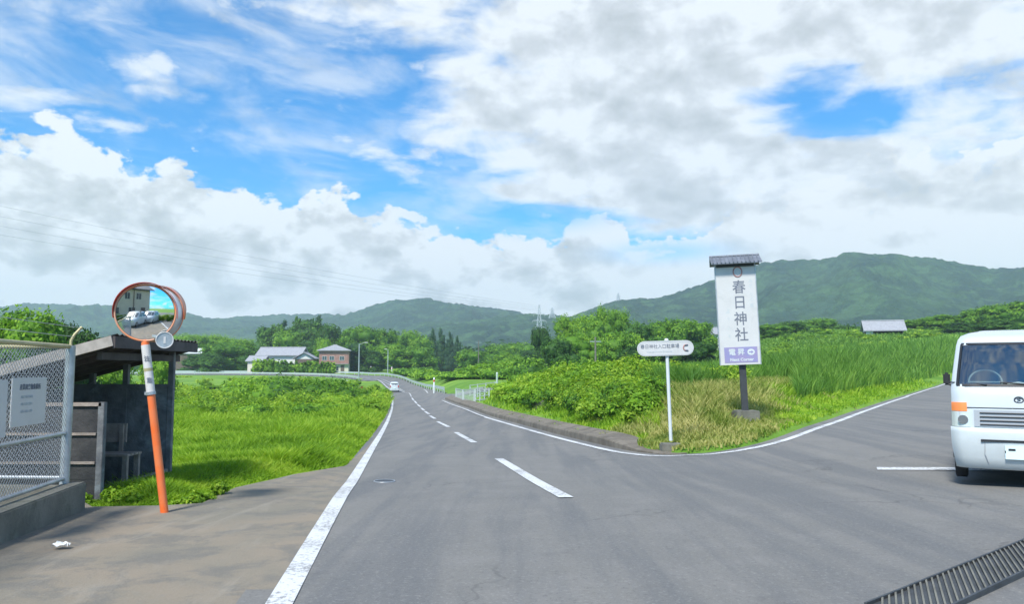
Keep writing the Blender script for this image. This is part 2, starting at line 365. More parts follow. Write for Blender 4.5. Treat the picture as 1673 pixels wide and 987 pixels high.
# ------------------------------------------------------------------ mesh builders
def link(o, parent=None):
    S.collection.objects.link(o)
    if parent is not None: o.parent = parent
    return o
def tag(o, label=None, cat=None, group=None, kind=None):
    if label: o['label'] = label
    if cat: o['category'] = cat
    if group: o['group'] = group
    if kind: o['kind'] = kind
    return o
def thing(name, label, cat, loc=(0, 0, 0), rz=0.0, group=None):
    o = bpy.data.objects.new(name, None); o.empty_display_size = .2; link(o)
    o.location = loc; o.rotation_euler = (0, 0, rz)
    return tag(o, label, cat, group)
def copy_tree(o, parent=None):
    c = o.copy(); S.collection.objects.link(c); c.parent = parent
    for ch in list(o.children): copy_tree(ch, c)
    return c
class MB:
    def __init__(s): s.v = []; s.f = []; s.sm = []
    def add(s, vs, fs, smooth=False):
        k = len(s.v); s.v += [tuple(v) for v in vs]
        s.f += [tuple(i + k for i in f) for f in fs]; s.sm += [smooth]*len(fs); return s
    def box(s, x0, x1, y0, y1, z0, z1, rot=0.0, c=None):
        vs = [(x, y, z) for z in (z0, z1) for x, y in ((x0, y0), (x1, y0), (x1, y1), (x0, y1))]
        if rot:
            cx, cy = c or ((x0+x1)/2, (y0+y1)/2); ca, sa = math.cos(rot), math.sin(rot)
            vs = [(cx + (x-cx)*ca - (y-cy)*sa, cy + (x-cx)*sa + (y-cy)*ca, z) for x, y, z in vs]
        return s.add(vs, [(3, 2, 1, 0), (4, 5, 6, 7), (0, 1, 5, 4), (1, 2, 6, 5), (2, 3, 7, 6), (3, 0, 4, 7)])
    def bar(s, a, b, wd, ht, up=(0, 0, 1)):
        a, b = Vector(a), Vector(b); d = (b-a).normalized(); sx = d.cross(Vector(up))
        if sx.length < 1e-4: sx = d.cross(Vector((1, 0, 0)))
        sx.normalize(); uz = sx.cross(d).normalized()
        vs = []
        for p in (a, b):
            for i, j in ((-1, -1), (1, -1), (1, 1), (-1, 1)): vs.append(p + sx*(i*wd/2) + uz*(j*ht/2))
        return s.add(vs, [(0, 1, 2, 3), (7, 6, 5, 4), (0, 4, 5, 1), (1, 5, 6, 2), (2, 6, 7, 3), (3, 7, 4, 0)])
    def tube(s, pts, r, n=10, cap=True, smooth=True):
        pts = [Vector(p) for p in pts]; rs = r if isinstance(r, (list, tuple)) else [r]*len(pts)
        vs, fs = [], []
        ref = None
        for i, p in enumerate(pts):
            d = (pts[min(i+1, len(pts)-1)] - pts[max(i-1, 0)]).normalized()
            if ref is None:
                ref = d.cross(Vector((0, 0, 1)))
                if ref.length < .05: ref = d.cross(Vector((1, 0, 0)))
            ref = (ref - d*ref.dot(d)).normalized(); q = d.cross(ref)
            for k in range(n):
                t = 2*math.pi*k/n; vs.append(p + ref*(math.cos(t)*rs[i]) + q*(math.sin(t)*rs[i]))
        for i in range(len(pts)-1):
            for k in range(n): fs.append((i*n+k, i*n+(k+1) % n, (i+1)*n+(k+1) % n, (i+1)*n+k))
        s.add(vs, fs, smooth)
        if cap:
            s.add(vs[:n], [tuple(range(n-1, -1, -1))]); s.add(vs[-n:], [tuple(range(n))])
        return s
    def prism(s, poly, z0, z1):
        n = len(poly); vs = [(x, y, z0) for x, y in poly] + [(x, y, z1) for x, y in poly]
        return s.add(vs, [tuple(range(n-1, -1, -1)), tuple(range(n, 2*n))] + [(i, (i+1) % n, n+(i+1) % n, n+i) for i in range(n)])
    def extr(s, poly, dvec):
        n = len(poly); d = Vector(dvec); vs = [Vector(p) for p in poly]; vs += [p + d for p in vs]
        return s.add(vs, [tuple(range(n-1, -1, -1)), tuple(range(n, 2*n))] + [(i, (i+1) % n, n+(i+1) % n, n+i) for i in range(n)])
    def grid(s, P2, smooth=True, flip=False):
        m, n = len(P2), len(P2[0]); vs = [p for row in P2 for p in row]
        fs = [(i*n+j, i*n+j+1, (i+1)*n+j+1, (i+1)*n+j) for i in range(m-1) for j in range(n-1)]
        if flip: fs = [f[::-1] for f in fs]
        return s.add(vs, fs, smooth)
    def build(s, name, m, parent=None, bevel=0.0):
        me = bpy.data.meshes.new(name); me.from_pydata(s.v, [], s.f); me.validate(); me.update()
        if len(s.sm) == len(me.polygons): me.polygons.foreach_set('use_smooth', s.sm)
        if bevel or True:
            bm = bmesh.new(); bm.from_mesh(me)
            bmesh.ops.recalc_face_normals(bm, faces=bm.faces)
            if bevel:
                es = [e for e in bm.edges if len(e.link_faces) == 2 and e.calc_face_angle(0) > .6]
                bmesh.ops.bevel(bm, geom=es, offset=bevel, segments=2, affect='EDGES', clamp_overlap=True)
            bm.to_mesh(me); bm.free()
        me.materials.append(m if not isinstance(m, str) else M[m])
        return link(bpy.data.objects.new(name, me), parent)

def np_mesh(name, V, Fq, mats, tint=None, smooth=False, parent=None, midx=None):
    """V (n,3), Fq (m,k) with k = 3 or 4"""
    me = bpy.data.meshes.new(name); k = Fq.shape[1]
    me.vertices.add(len(V)); me.vertices.foreach_set('co', V.astype(np.float32).ravel())
    me.loops.add(Fq.size); me.loops.foreach_set('vertex_index', Fq.astype(np.int32).ravel())
    me.polygons.add(len(Fq)); me.polygons.foreach_set('loop_start', np.arange(0, Fq.size, k, dtype=np.int32))
    me.update(calc_edges=True)
    for m in (mats if isinstance(mats, list) else [mats]): me.materials.append(M[m] if isinstance(m, str) else m)
    if midx is not None: me.polygons.foreach_set('material_index', midx.astype(np.int32))
    if smooth: me.polygons.foreach_set('use_smooth', np.ones(len(Fq), dtype=bool))
    if tint is not None:
        at = me.attributes.new('tint', 'FLOAT', 'FACE'); at.data.foreach_set('value', tint.astype(np.float32))
    return link(bpy.data.objects.new(name, me), parent)

def text_mesh(name, body, size, m, parent, loc, xdir, updir, thick=.0015, align='CENTER', sx=1.0, bold=0.0):
    c = bpy.data.curves.new(name, 'FONT'); c.body = body; c.size = size; c.align_x = align; c.align_y = 'CENTER'
    c.extrude = thick; c.resolution_u = 3; c.offset = bold
    o = bpy.data.objects.new(name, c); S.collection.objects.link(o)
    dg = bpy.context.evaluated_depsgraph_get(); me = bpy.data.meshes.new_from_object(o.evaluated_get(dg))
    bpy.data.objects.remove(o); bpy.data.curves.remove(c)
    me.materials.clear(); me.materials.append(M[m])
    xd = Vector(xdir).normalized(); ud = Vector(updir).normalized(); nd = xd.cross(ud)
    mt = Matrix(((xd.x*sx, ud.x, nd.x, loc[0]), (xd.y*sx, ud.y, nd.y, loc[1]), (xd.z*sx, ud.z, nd.z, loc[2]), (0, 0, 0, 1)))
    me.transform(mt)
    return link(bpy.data.objects.new(name, me), parent)

# ------------------------------------------------------------------ terrain function
PY = np.array([-400, 0, 5, 9, 11, 15, 26, 42, 65, 90, 126, 150, 165, 200, 240, 300, 6000])
PZ = np.array([0, 0, 0, -.09, -.19, -.34, -.75, -1.23, -1.7, -2.0, -2.1, -1.2, -.5, .3, .9, 1.6, 3.0])
_fy = np.arange(-60, 500, 1.0); _fz = np.interp(_fy, PY, PZ)
_k = np.ones(9)/9; _fz2 = np.convolve(np.pad(_fz, 4, 'edge'), _k, 'valid')
_wn = np.clip((_fy-12)/15, 0, 1); _fz = _fz*(1-_wn) + _fz2*_wn
def prof(y): return np.where(y > 498, np.interp(y, PY, PZ), np.interp(y, _fy, _fz))
def sst(x, a, b):
    t = np.clip((x-a)/(b-a), 0, 1); return t*t*(3-2*t)
def g0(x, y):
    x = np.asarray(x, float); y = np.asarray(y, float)
    s = x + .15*y
    wr = sst(s, 3.2, 10)
    z = prof(y)*(1-wr)
    a = x/np.maximum(y, 1)
    hill = 11.0*sst(y, 60, 210)*sst(a, .06, .44)*sst(y, 10, 40)
    z = z + hill
    z = z - .2*sst(-s, 2.0, 5.0)*sst(y, 8, 11)
    return z
def G(u, v, dz=0.0):
    d = ray(u, v); lo = None; t = .5
    while t < 3000:
        p = (d[0]*t, d[1]*t, CAMZ + d[2]*t)
        if p[2] <= float(g0(p[0], p[1])) + dz:
            a, b = t/1.03 - .05, t
            for _ in range(30):
                m = (a+b)/2
                if CAMZ + d[2]*m <= float(g0(d[0]*m, d[1]*m)) + dz: b = m
                else: a = m
            return Vector((d[0]*b, d[1]*b, CAMZ + d[2]*b))
        t = t*1.02 + .02
    return None

# left edge line / right edge line / centre line of the main road, in plan
def pl(pts): return [G(u, v).xy for u, v in pts]
left_line = pl([(460, 987), (578, 785), (608, 734), (635, 685), (641, 665), (641, 650), (638, 640)])
left_line = [left_line[0] + (left_line[0]-left_line[2])*3] + left_line
left_line += [Vector((-21.5, 138)), Vector((-27.5, 163)), Vector((-36, 186))]
right_line = pl([(1600, 612.9), (1545, 628), (1480, 650), (1417, 672), (1370, 690), (1310, 712), (1240, 733), (1160, 745), (1090, 748), (1020, 743), (940, 725), (850, 700), (790, 682), (755, 668), (722, 655)])
def smooth_line(pts, step):
    """Catmull-Rom resample"""
    out = []; n = len(pts)
    for i in range(n-1):
        p0, p1, p2, p3 = pts[max(i-1, 0)], pts[i], pts[i+1], pts[min(i+2, n-1)]
        m = max(1, int((p2-p1).length/step))
        for k in range(m):
            t = k/m
            out.append(.5*((2*p1) + (p2-p0)*t + (2*p0-5*p1+4*p2-p3)*t*t + (3*p1-p0-3*p2+p3)*t**3))
    out.append(pts[-1]); return out
left_line = smooth_line(left_line, .6); right_line = smooth_line(right_line, .6)
def offset_line(line, d):
    o = []
    for i, p in enumerate(line):
        t = (line[min(i+1, len(line)-1)] - line[max(i-1, 0)]).normalized()
        o.append(p + Vector((t.y, -t.x))*d)
    return o
def clip_y(line, y0, y1): return [p for p in line if y0 <= p.y <= y1]
def pip(px, py, poly):
    inside = np.zeros(px.shape, bool); n = len(poly)
    for i in range(n):
        x1, y1 = poly[i]; x2, y2 = poly[(i+1) % n]
        c = ((y1 > py) != (y2 > py)) & (px < (x2-x1)*(py-y1)/((y2-y1) or 1e-9) + x1)
        inside ^= c
    return inside
def pdist(px, py, line):
    d = np.full(px.shape, 1e9)
    for a, b in zip(line[:-1], line[1:]):
        ax, ay = a; bx, by = b; L = (bx-ax)**2 + (by-ay)**2 + 1e-9
        t = np.clip(((px-ax)*(bx-ax) + (py-ay)*(by-ay))/L, 0, 1)
        d = np.minimum(d, np.hypot(px-ax-t*(bx-ax), py-ay-t*(by-ay)))
    return d
# the island between the two roads (the verge starts .25 m behind the line)
rl = right_line
far_dir = Vector((29.4, 50)).normalized()
rl_far = [rl[0] + far_dir*60, ] + rl
verge_edge = offset_line(rl_far, -.35)
# is the offset on the island side? the island lies at larger y from the curve
mid = len(rl)//2
if verge_edge[mid].y < rl_far[mid].y: verge_edge = offset_line(rl_far, .35)
# beyond the corner near (722,655) a small side road leaves to the right
island = [Vector((260, 330))] + verge_edge + [G(735, 651).xy, G(800, 652.5).xy, Vector((30, 95)), Vector((60, 130))]
# right rail line of the far stretch
rrail = [G(727, 644).xy, Vector((-13.6, 126)), Vector((-19, 150)), Vector((-24.5, 170)), Vector((-31, 188)), Vector((-40, 203)), Vector((-52, 213)), Vector((-70, 219)), Vector((-105, 222)), Vector((-160, 222))]
rrail = smooth_line(rrail, 2.0)
rline2 = [G(699, 643).xy, G(690, 637).xy, Vector((-17.2, 128)), Vector((-22.8, 151)), Vector((-28.5, 169)), Vector((-36, 186)), Vector((-46, 198)), Vector((-60, 206)), Vector((-80, 209.5)), Vector((-160, 210))]
rline2 = smooth_line(rline2, 1.5)
lrail = [Vector((-31.0, 163)), Vector((-36.5, 176)), Vector((-44, 187)), Vector((-56, 195)), Vector((-75, 200.5)), Vector((-105, 202)), Vector((-160, 202))]
lrail = smooth_line(lrail, 2.0)

ll = left_line
wedge = [G(u, v).xy for u, v in [(641, 672), (632, 690), (600, 732), (562, 764), (480, 778), (385, 800), (330, 826), (268, 830), (150, 832), (137, 824)]]
apron_poly = [p for p in ll if p.y < G(641, 672).y] + wedge + [Vector((-4.3, 7.9)), Vector((-4.3, -30)), Vector((-2.2, -30))]
road_poly = [Vector((22, -30)), Vector((24, 4)), Vector((38, 22)), G(1600, 612.9).xy + Vector((12, -4)) + far_dir*60] + \
    [p.copy() for p in verge_edge] + [G(735, 650).xy, G(820, 650).xy + Vector((4, -1)), G(820, 646).xy + Vector((6, 2)), G(745, 644).xy] + rrail + \
    [Vector((-160, 202.2))] + lrail[::-1] + [p for p in offset_line(ll, -.25) if p.y < 160][::-1]
apron_x = [p for p in ll]

class Dummy: pass
def inside_road(px, py):
    return pip(px, py, [(p.x, p.y) for p in road_poly]) | pip(px, py, [(p.x, p.y) for p in apron_poly])
isl = [(p.x, p.y) for p in island]; vel = [(p.x, p.y) for p in verge_edge]
def gz(x, y):
    x = np.atleast_1d(np.asarray(x, float)); y = np.atleast_1d(np.asarray(y, float))
    z = g0(x, y); ins = pip(x, y, isl)
    if ins.any():
        d = pdist(x[ins], y[ins], vel)
        z[ins] += .14*sst(d, .0, .3) + .30*sst(d, .5, 3.0) + .35*sst(d, 4, 10)
    return z
def gz1(x, y): return float(gz(x, y)[0])

# ------------------------------------------------------------------ ground, roads, markings
def axis(segs):
    o = []
    for a, b, st in segs: o += list(np.arange(a, b, st))
    return np.array(o + [segs[-1][1]])
gx = axis([(-2700, -700, 400), (-700, -300, 50), (-300, -90, 7), (-90, -22, 1.2), (-22, 16, .4), (16, 60, 1.2), (60, 200, 6), (200, 700, 50), (700, 2700, 400)])
gy = axis([(-300, -40, 20), (-40, -2, 3), (-2, 32, .4), (32, 235, 1.2), (235, 400, 10), (400, 1000, 60), (1000, 2600, 400)])
XX, YY = np.meshgrid(gx, gy); xf, yf = XX.ravel(), YY.ravel()
zf = gz(xf, yf)
rm = inside_road(xf, yf)
zf = np.where(rm, zf - .16, zf)
bump = (np.sin(xf*1.7+yf*.6) + np.sin(yf*2.1-xf*.9))*.02 + np.sin(xf*.31+1)*np.sin(yf*.23)*.06
zf = np.where(rm, zf, zf + bump*np.clip((np.hypot(xf, yf)-8)/8, 0, 1)*.6)
nx, ny = len(gx), len(gy); ii, jj = np.meshgrid(np.arange(nx-1), np.arange(ny-1)); k0 = (jj*nx + ii).ravel()
tag(np_mesh('ground', np.stack([xf, yf, zf], 1), np.stack([k0, k0+1, k0+1+nx, k0+nx], 1), 'turf', smooth=True), kind='structure')

def sheet(name, poly, dz, m, xs, ys, zfun=g0):
    from mathutils.geometry import tessellate_polygon
    pp = []
    for p in poly:
        if not pp or (p - pp[-1]).length > 1e-3: pp.append(p)
    tris = tessellate_polygon([[Vector((p.x, p.y, 0)) for p in pp]])
    bm = bmesh.new(); vs = [bm.verts.new((p.x, p.y, 0)) for p in pp]
    for t in tris:
        try: bm.faces.new([vs[i] for i in t])
        except ValueError: pass
    for ax, vals in ((0, xs), (1, ys)):
        lo = min(v.co[ax] for v in bm.verts); hi = max(v.co[ax] for v in bm.verts)
        for c in vals:
            if lo < c < hi:
                no = Vector((1, 0, 0)) if ax == 0 else Vector((0, 1, 0))
                bmesh.ops.bisect_plane(bm, geom=bm.verts[:]+bm.edges[:]+bm.faces[:], plane_co=no*float(c), plane_no=no, dist=1e-5)
    X_ = np.array([v.co.x for v in bm.verts]); Yv = np.array([v.co.y for v in bm.verts]); Zv = zfun(X_, Yv) + dz
    for v, z in zip(bm.verts, Zv): v.co.z = float(z)
    bmesh.ops.recalc_face_normals(bm, faces=bm.faces)
    if sum(f.normal.z for f in bm.faces) < 0: bmesh.ops.reverse_faces(bm, faces=bm.faces)
    me = bpy.data.meshes.new(name); bm.to_mesh(me); bm.free(); me.materials.append(M[m])
    for p in me.polygons: p.use_smooth = True
    return tag(link(bpy.data.objects.new(name, me)), kind='structure')
RX = list(np.arange(-160, -40, 8)) + list(np.arange(-40, -14, 2)) + list(np.arange(-14, 14, .75)) + list(np.arange(14, 44, 2)) ; RY = list(np.arange(-30, 4, 6)) + list(np.arange(4, 60, 1.5)) + list(np.arange(60, 110, 2)) + list(np.arange(110, 230, 4))
sheet('road', road_poly, .02, 'asphalt', RX, RY)
sheet('apron', apron_poly, .0235, 'apron', RX, RY)

def ribbon(name, line, width, m='marking', dz=.028, kind='structure', parent=None, zfun=g0):
    L = offset_line(line, -width/2); Rr = offset_line(line, width/2)
    V = []
    for a, c, b in zip(L, line, Rr):
        z = float(zfun(c.x, c.y)) + dz + (.02 if c.y > 40 else 0)
        for q in (a, b): V.append((q.x, q.y, max(z, float(zfun(q.x, q.y)) + dz)))
    n = len(line); Fq = np.array([(2*i, 2*i+1, 2*i+3, 2*i+2) for i in range(n-1)])
    o = np_mesh(name, np.array(V), Fq, m, parent=parent)
    return tag(o, kind=kind)
ll_y = [p for p in ll if p.y <= 166]
ribbon('edge_line', ll_y, .155)
rl_draw = right_line
ribbon('edge_line', rl_draw[:-1], .15)
ribbon('edge_line', rline2, .14)
# centre line dashes
dash_px = [((815, 752), (925, 817)), ((745, 708), (775, 725)), ((715, 690), (733, 699)), ((702, 680.5), (711, 686)), ((694, 673.3), (701, 678.3)), ((688, 667.8), (693, 671.8)), ((682, 661.8), (687, 666)), ((677, 656), (681, 660.5)), ((673, 651), (676, 655))]
for a, b in dash_px:
    A, B = G(*a).xy, G(*b).xy
    ribbon('centre_dash', smooth_line([A, (A+B)/2, B], .7), .17)
cl = [G(672, 649).xy, G(668.5, 643).xy, Vector((-16.3, 122)), Vector((-20.2, 138)), Vector((-24.9, 155)), Vector((-31, 173)), Vector((-37.5, 186)), Vector((-46, 194.5))]
ribbon('centre_line', smooth_line(cl, 2), .14)
lb = [p + Vector((1.2, 1.5)) for p in lrail]
ribbon('edge_line', smooth_line([Vector((-33, 161)), Vector((-38, 175)), Vector((-45.5, 185)), Vector((-57, 193)), Vector((-76, 199)), Vector((-150, 201))], 2), .16)
# stop line and pale seam on the right road
A, B = G(1433, 769).xy, G(1668, 771).xy
ribbon('stop_line', smooth_line([A, B], .6), .32)
A, B = G(1372, 669.5).xy, G(1560, 672).xy
ribbon('road_seam', smooth_line([A, B], 1), .22, 'faint_marking', .025)
A, B = G(636, 648.7).xy + Vector((1.2, 0)), G(660, 648.7).xy
ribbon('road_seam', smooth_line([A, B], 1), .5, 'faint_marking', .025)
# ------------------------------------------------------------------ far hills
rng0 = np.random.default_rng(11)
def vnoise(x, y, seed=0):
    xi = np.floor(x).astype(int); yi = np.floor(y).astype(int); fx = x-xi; fy = y-yi
    fx = fx*fx*(3-2*fx); fy = fy*fy*(3-2*fy)
    def h(a, b): 
        t = np.sin(a*127.1 + b*311.7 + seed*74.7)*43758.5453
        return t - np.floor(t)
    return (h(xi, yi)*(1-fx) + h(xi+1, yi)*fx)*(1-fy) + (h(xi, yi+1)*(1-fx) + h(xi+1, yi+1)*fx)*fy
def fbm(x, y, o=5, seed=0):
    s = 0; a = .5; t = 0
    for i in range(o): s = s + a*vnoise(x*2**i, y*2**i, seed+i); t += a; a *= .55
    return s/t
def hills(name, sil, D, front, back, seed, na=500, nt=90, spur=.35, jag=3.0, m='forest_hill'):
    us = np.array([p[0] for p in sil], float); vs = np.array([p[1] for p in sil], float)
    uu = np.linspace(us[0], us[-1], na); vv = np.interp(uu, us, vs)
    kk = max(3, na//60); vv = np.convolve(np.pad(vv, kk, 'edge'), np.ones(2*kk+1)/(2*kk+1), 'valid')
    a = np.array([ray(u, 560)[0]/ray(u, 560)[1] for u in uu]); hz = np.array([P(u, v, D).z for u, v in zip(uu, vv)])
    t = np.concatenate([np.linspace(0, 1, nt), np.linspace(1, 1.8, nt//3)[1:]])
    A, T = np.meshgrid(a, t); Hh = np.broadcast_to(hz, A.shape)
    Yd = np.where(T <= 1, D - front*(1-T), D + back*(T-1))
    Xw = A*Yd
    prof_ = np.where(T <= 1, np.sin(np.clip(T, 0, 1)*math.pi/2)**1.25, 1 - .9*np.clip((T-1)/.8, 0, 1)**1.3)
    sp = fbm(Xw/260, Yd/420, 5, seed)
    z = Hh*prof_*(1 - spur*2*np.abs(sp-.5)*4*T*np.clip(1-T, 0, 1)*1.6)
    z = z*np.where(T <= 1, 1 - (fbm(Xw/120, Yd/150, 4, seed+3)-.3)*.35*(4*T*np.clip(1-T, 0, 1)), 1)
    z = z + jag*(fbm(Xw/14, Yd/14, 3, seed+9)-.5)*2*np.clip(T*4, 0, 1) + jag*.9*(vnoise(Xw/5, Yd/6, seed+5)-.5)
    z = np.where(T < .02, -3, z)
    n, mrow = len(a), len(t); V = np.stack([Xw.ravel(), Yd.ravel(), z.ravel()], 1)
    ii, jj = np.meshgrid(np.arange(n-1), np.arange(mrow-1)); k0 = (jj*n+ii).ravel()
    return tag(np_mesh(name, V, np.stack([k0, k0+1, k0+1+n, k0+n], 1), m, smooth=True), kind='structure')
hills('hills', [(-500, 470), (-250, 515), (-60, 520), (0, 502), (25, 496), (100, 499), (150, 501), (200, 499), (270, 503), (305, 511), (345, 523), (420, 517), (470, 513), (540, 514), (620, 520), (760, 540)], 1900, 900, 500, 3, jag=4)
hills('hills', [(430, 560), (520, 530), (560, 516), (600, 502), (640, 490), (690, 488), (740, 496), (790, 502), (830, 507), (870, 515), (930, 519), (1000, 526), (1100, 560)], 1500, 600, 400, 21, jag=3)
hills('hills', [(560, 590), (620, 560), (660, 541), (700, 533), (750, 528), (800, 520), (850, 514), (890, 513), (930, 517), (980, 530), (1060, 560)], 1050, 330, 250, 33, jag=3, na=360)
hills('hills', [(820, 575), (900, 530), (940, 516), (980, 499), (1040, 488), (1090, 486), (1140, 468), (1180, 455), (1240, 432), (1300, 424), (1350, 425), (1390, 416), (1470, 418), (1560, 428), (1620, 438), (1680, 437), (1800, 445), (2000, 430), (2300, 480)], 1150, 560, 400, 45, na=700, nt=120, jag=2.8, spur=.5)

# ------------------------------------------------------------------ foliage generators
def rot_frames(nrm, rng):
    nrm = nrm/np.maximum(np.linalg.norm(nrm, axis=1, keepdims=True), 1e-6)
    r = rng.normal(size=nrm.shape); t = np.cross(nrm, r); t /= np.maximum(np.linalg.norm(t, axis=1, keepdims=True), 1e-6)
    return t, np.cross(nrm, t), nrm
def leaf_quads(c, nrm, size, rng, aspect=.6):
    t, b, n_ = rot_frames(nrm, rng); s = size[:, None]
    v0 = c - t*s; v1 = c + b*s*aspect - n_*s*.12; v2 = c + t*s; v3 = c - b*s*aspect - n_*s*.12
    V = np.stack([v0, v3, v2, v1], 1).reshape(-1, 3); return V, np.arange(len(c)*4).reshape(-1, 4)
def sph(n, rng):
    d = rng.normal(size=(n, 3)); return d/np.linalg.norm(d, axis=1, keepdims=True)
_ico = bmesh.new(); bmesh.ops.create_icosphere(_ico, subdivisions=2, radius=1); ICV = np.array([v.co[:] for v in _ico.verts]); ICF = np.array([[v.index for v in f.verts] for f in _ico.faces]); _ico.free()
def clumps(lobes, rng, ncl, nleaf, ls, squash=.8, upper=-.45, core=.74, aspect=.6, sprd=.34):
    """lobes: (cx,cy,cz,rx,ry,rz). leaves in clumps over each lobe, plus an opaque inner body"""
    Vs, Fs, Ts = [], [], []; off = 0
    for (cx, cy, cz, rx, ry, rz) in lobes:
        d = sph(ncl*3, rng); d = d[d[:, 2] > upper][:ncl]; m = len(d)
        rr = np.array([rx, ry, rz]); C = np.array([cx, cy, cz]) + d*rr*(.78 + .32*rng.random((m, 1)))
        ct = .5 + .22*rng.normal(size=m)
        p = np.repeat(C, nleaf, 0) + sph(m*nleaf, rng)*(rng.random((m*nleaf, 1))**.5)*rr*sprd
        nr = np.repeat(d, nleaf, 0) + sph(m*nleaf, rng)*.75 + np.array([0, 0, .35])
        V, Fq = leaf_quads(p, nr, ls*(.6 + .8*rng.random(m*nleaf)), rng, aspect)
        Vs.append(V); Fs.append(Fq + off); off += len(V)
        Ts.append(np.clip(np.repeat(ct, nleaf) + .13*rng.normal(size=m*nleaf), 0, 1))
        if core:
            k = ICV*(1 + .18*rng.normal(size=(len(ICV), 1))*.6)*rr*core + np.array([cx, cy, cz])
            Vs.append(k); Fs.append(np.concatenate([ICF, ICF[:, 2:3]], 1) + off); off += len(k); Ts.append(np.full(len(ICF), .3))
    return np.concatenate(Vs), np.concatenate(Fs), np.concatenate(Ts)
def mesh_nt(name, V, Fq, T, m):
    # degenerate quads (triangles) of the inner body are rebuilt as real triangles
    tri = Fq[:, 2] == Fq[:, 3]
    me = bpy.data.meshes.new(name); me.vertices.add(len(V)); me.vertices.foreach_set('co', V.astype(np.float32).ravel())
    q = Fq[~tri]; t3 = Fq[tri][:, :3]; li = np.concatenate([q.ravel(), t3.ravel()])
    me.loops.add(len(li)); me.loops.foreach_set('vertex_index', li.astype(np.int32))
    st = np.concatenate([np.arange(len(q))*4, len(q)*4 + np.arange(len(t3))*3])
    me.polygons.add(len(st)); me.polygons.foreach_set('loop_start', st.astype(np.int32)); me.update(calc_edges=True)
    at = me.attributes.new('tint', 'FLOAT', 'FACE'); at.data.foreach_set('value', np.concatenate([T[~tri], T[tri]]).astype(np.float32))
    me.materials.append(M[m]); return me

def crown_mesh(kind, seed):
    rng = np.random.default_rng(seed); L = []
    if kind == 'broad':
        for i in range(16):
            t = rng.random()*2*math.pi; r = .33*math.sqrt(rng.random()); z = .36 + .42*rng.random()*(1-(r/.5)**2)
            q = .13 + .09*rng.random(); L.append((math.cos(t)*r, math.sin(t)*r, z, q*1.15, q*1.15, q*.85))
        for i in range(9):
            t = 2*math.pi*i/9 + rng.random()*.5; q = .10+.05*rng.random(); L.append((math.cos(t)*.34, math.sin(t)*.34, .2+.22*rng.random(), q*1.2, q*1.2, q))
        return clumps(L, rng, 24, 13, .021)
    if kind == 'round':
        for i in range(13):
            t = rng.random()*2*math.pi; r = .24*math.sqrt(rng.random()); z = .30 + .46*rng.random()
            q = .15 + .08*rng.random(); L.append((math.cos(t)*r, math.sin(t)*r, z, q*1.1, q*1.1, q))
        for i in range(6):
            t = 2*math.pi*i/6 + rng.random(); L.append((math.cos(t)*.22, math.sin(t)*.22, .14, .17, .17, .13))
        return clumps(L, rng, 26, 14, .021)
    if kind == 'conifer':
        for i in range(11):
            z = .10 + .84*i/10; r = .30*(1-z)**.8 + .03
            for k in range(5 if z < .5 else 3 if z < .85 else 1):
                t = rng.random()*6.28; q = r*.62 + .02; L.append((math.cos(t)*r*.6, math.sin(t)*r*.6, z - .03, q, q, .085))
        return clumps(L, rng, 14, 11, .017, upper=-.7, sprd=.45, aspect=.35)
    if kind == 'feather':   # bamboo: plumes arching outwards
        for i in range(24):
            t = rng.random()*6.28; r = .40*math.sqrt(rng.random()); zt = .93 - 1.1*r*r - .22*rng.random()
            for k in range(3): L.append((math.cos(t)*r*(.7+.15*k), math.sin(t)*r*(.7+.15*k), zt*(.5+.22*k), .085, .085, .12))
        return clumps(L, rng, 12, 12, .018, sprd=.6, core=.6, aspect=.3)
def trunk_mesh(seed, conifer=False):
    rng = random.Random(seed); mb = MB()
    mb.tube([(0, 0, -.04), (.004, .002, .15), (.01, -.006, .45), (.006, 0, .75 if conifer else .62)], [.030, .022, .015, .006], 8)
    if not conifer:
        for i in range(7):
            t = 6.28*i/7 + rng.random(); z = .16 + .05*i; r = .16 + .14*rng.random()
            mb.tube([(.004, 0, z), (math.cos(t)*r*.5, math.sin(t)*r*.5, z+.10), (math.cos(t)*r, math.sin(t)*r, z+.24)], [.011, .008, .004], 6)
    o = mb.build('trunk', 'bark'); me = o.data; bpy.data.objects.remove(o); return me
CR = {}
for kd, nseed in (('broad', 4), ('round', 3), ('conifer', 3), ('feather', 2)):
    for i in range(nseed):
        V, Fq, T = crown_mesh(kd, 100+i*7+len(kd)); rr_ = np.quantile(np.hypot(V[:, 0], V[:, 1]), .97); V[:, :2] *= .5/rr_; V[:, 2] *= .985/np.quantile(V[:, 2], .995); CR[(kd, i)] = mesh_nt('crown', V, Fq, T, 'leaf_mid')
TR = [trunk_mesh(1), trunk_mesh(2), trunk_mesh(3, True)]
tree_n = 0
def tree(u, vt, Y, wpx, kind, m, label, group=None, name='tree', base=None, cat='tree', hmin=0):
    global tree_n; tree_n += 1
    top = P(u, vt, Y); zb = (gz1(top.x, Y) if base is None else base) - .1
    h = max(top.z - zb, hmin); wd = wpx/F*Y
    r = thing(name, label, cat, (top.x, Y, zb), random.Random(tree_n).random()*6.28, group)
    nv = {'broad': 4, 'round': 3, 'conifer': 3, 'feather': 2}[kind]
    c = link(bpy.data.objects.new('crown', CR[(kind, tree_n % nv)]), r)
    wn = 1.0
    c.scale = (wd/wn, wd/wn, h); c.material_slots[0].link = 'OBJECT'; c.material_slots[0].material = M[m]
    t = link(bpy.data.objects.new('trunk', TR[2 if kind == 'conifer' else tree_n % 2]), r); t.scale = ((h+wd/wn)/2, (h+wd/wn)/2, h)
    return r
T_ = tree
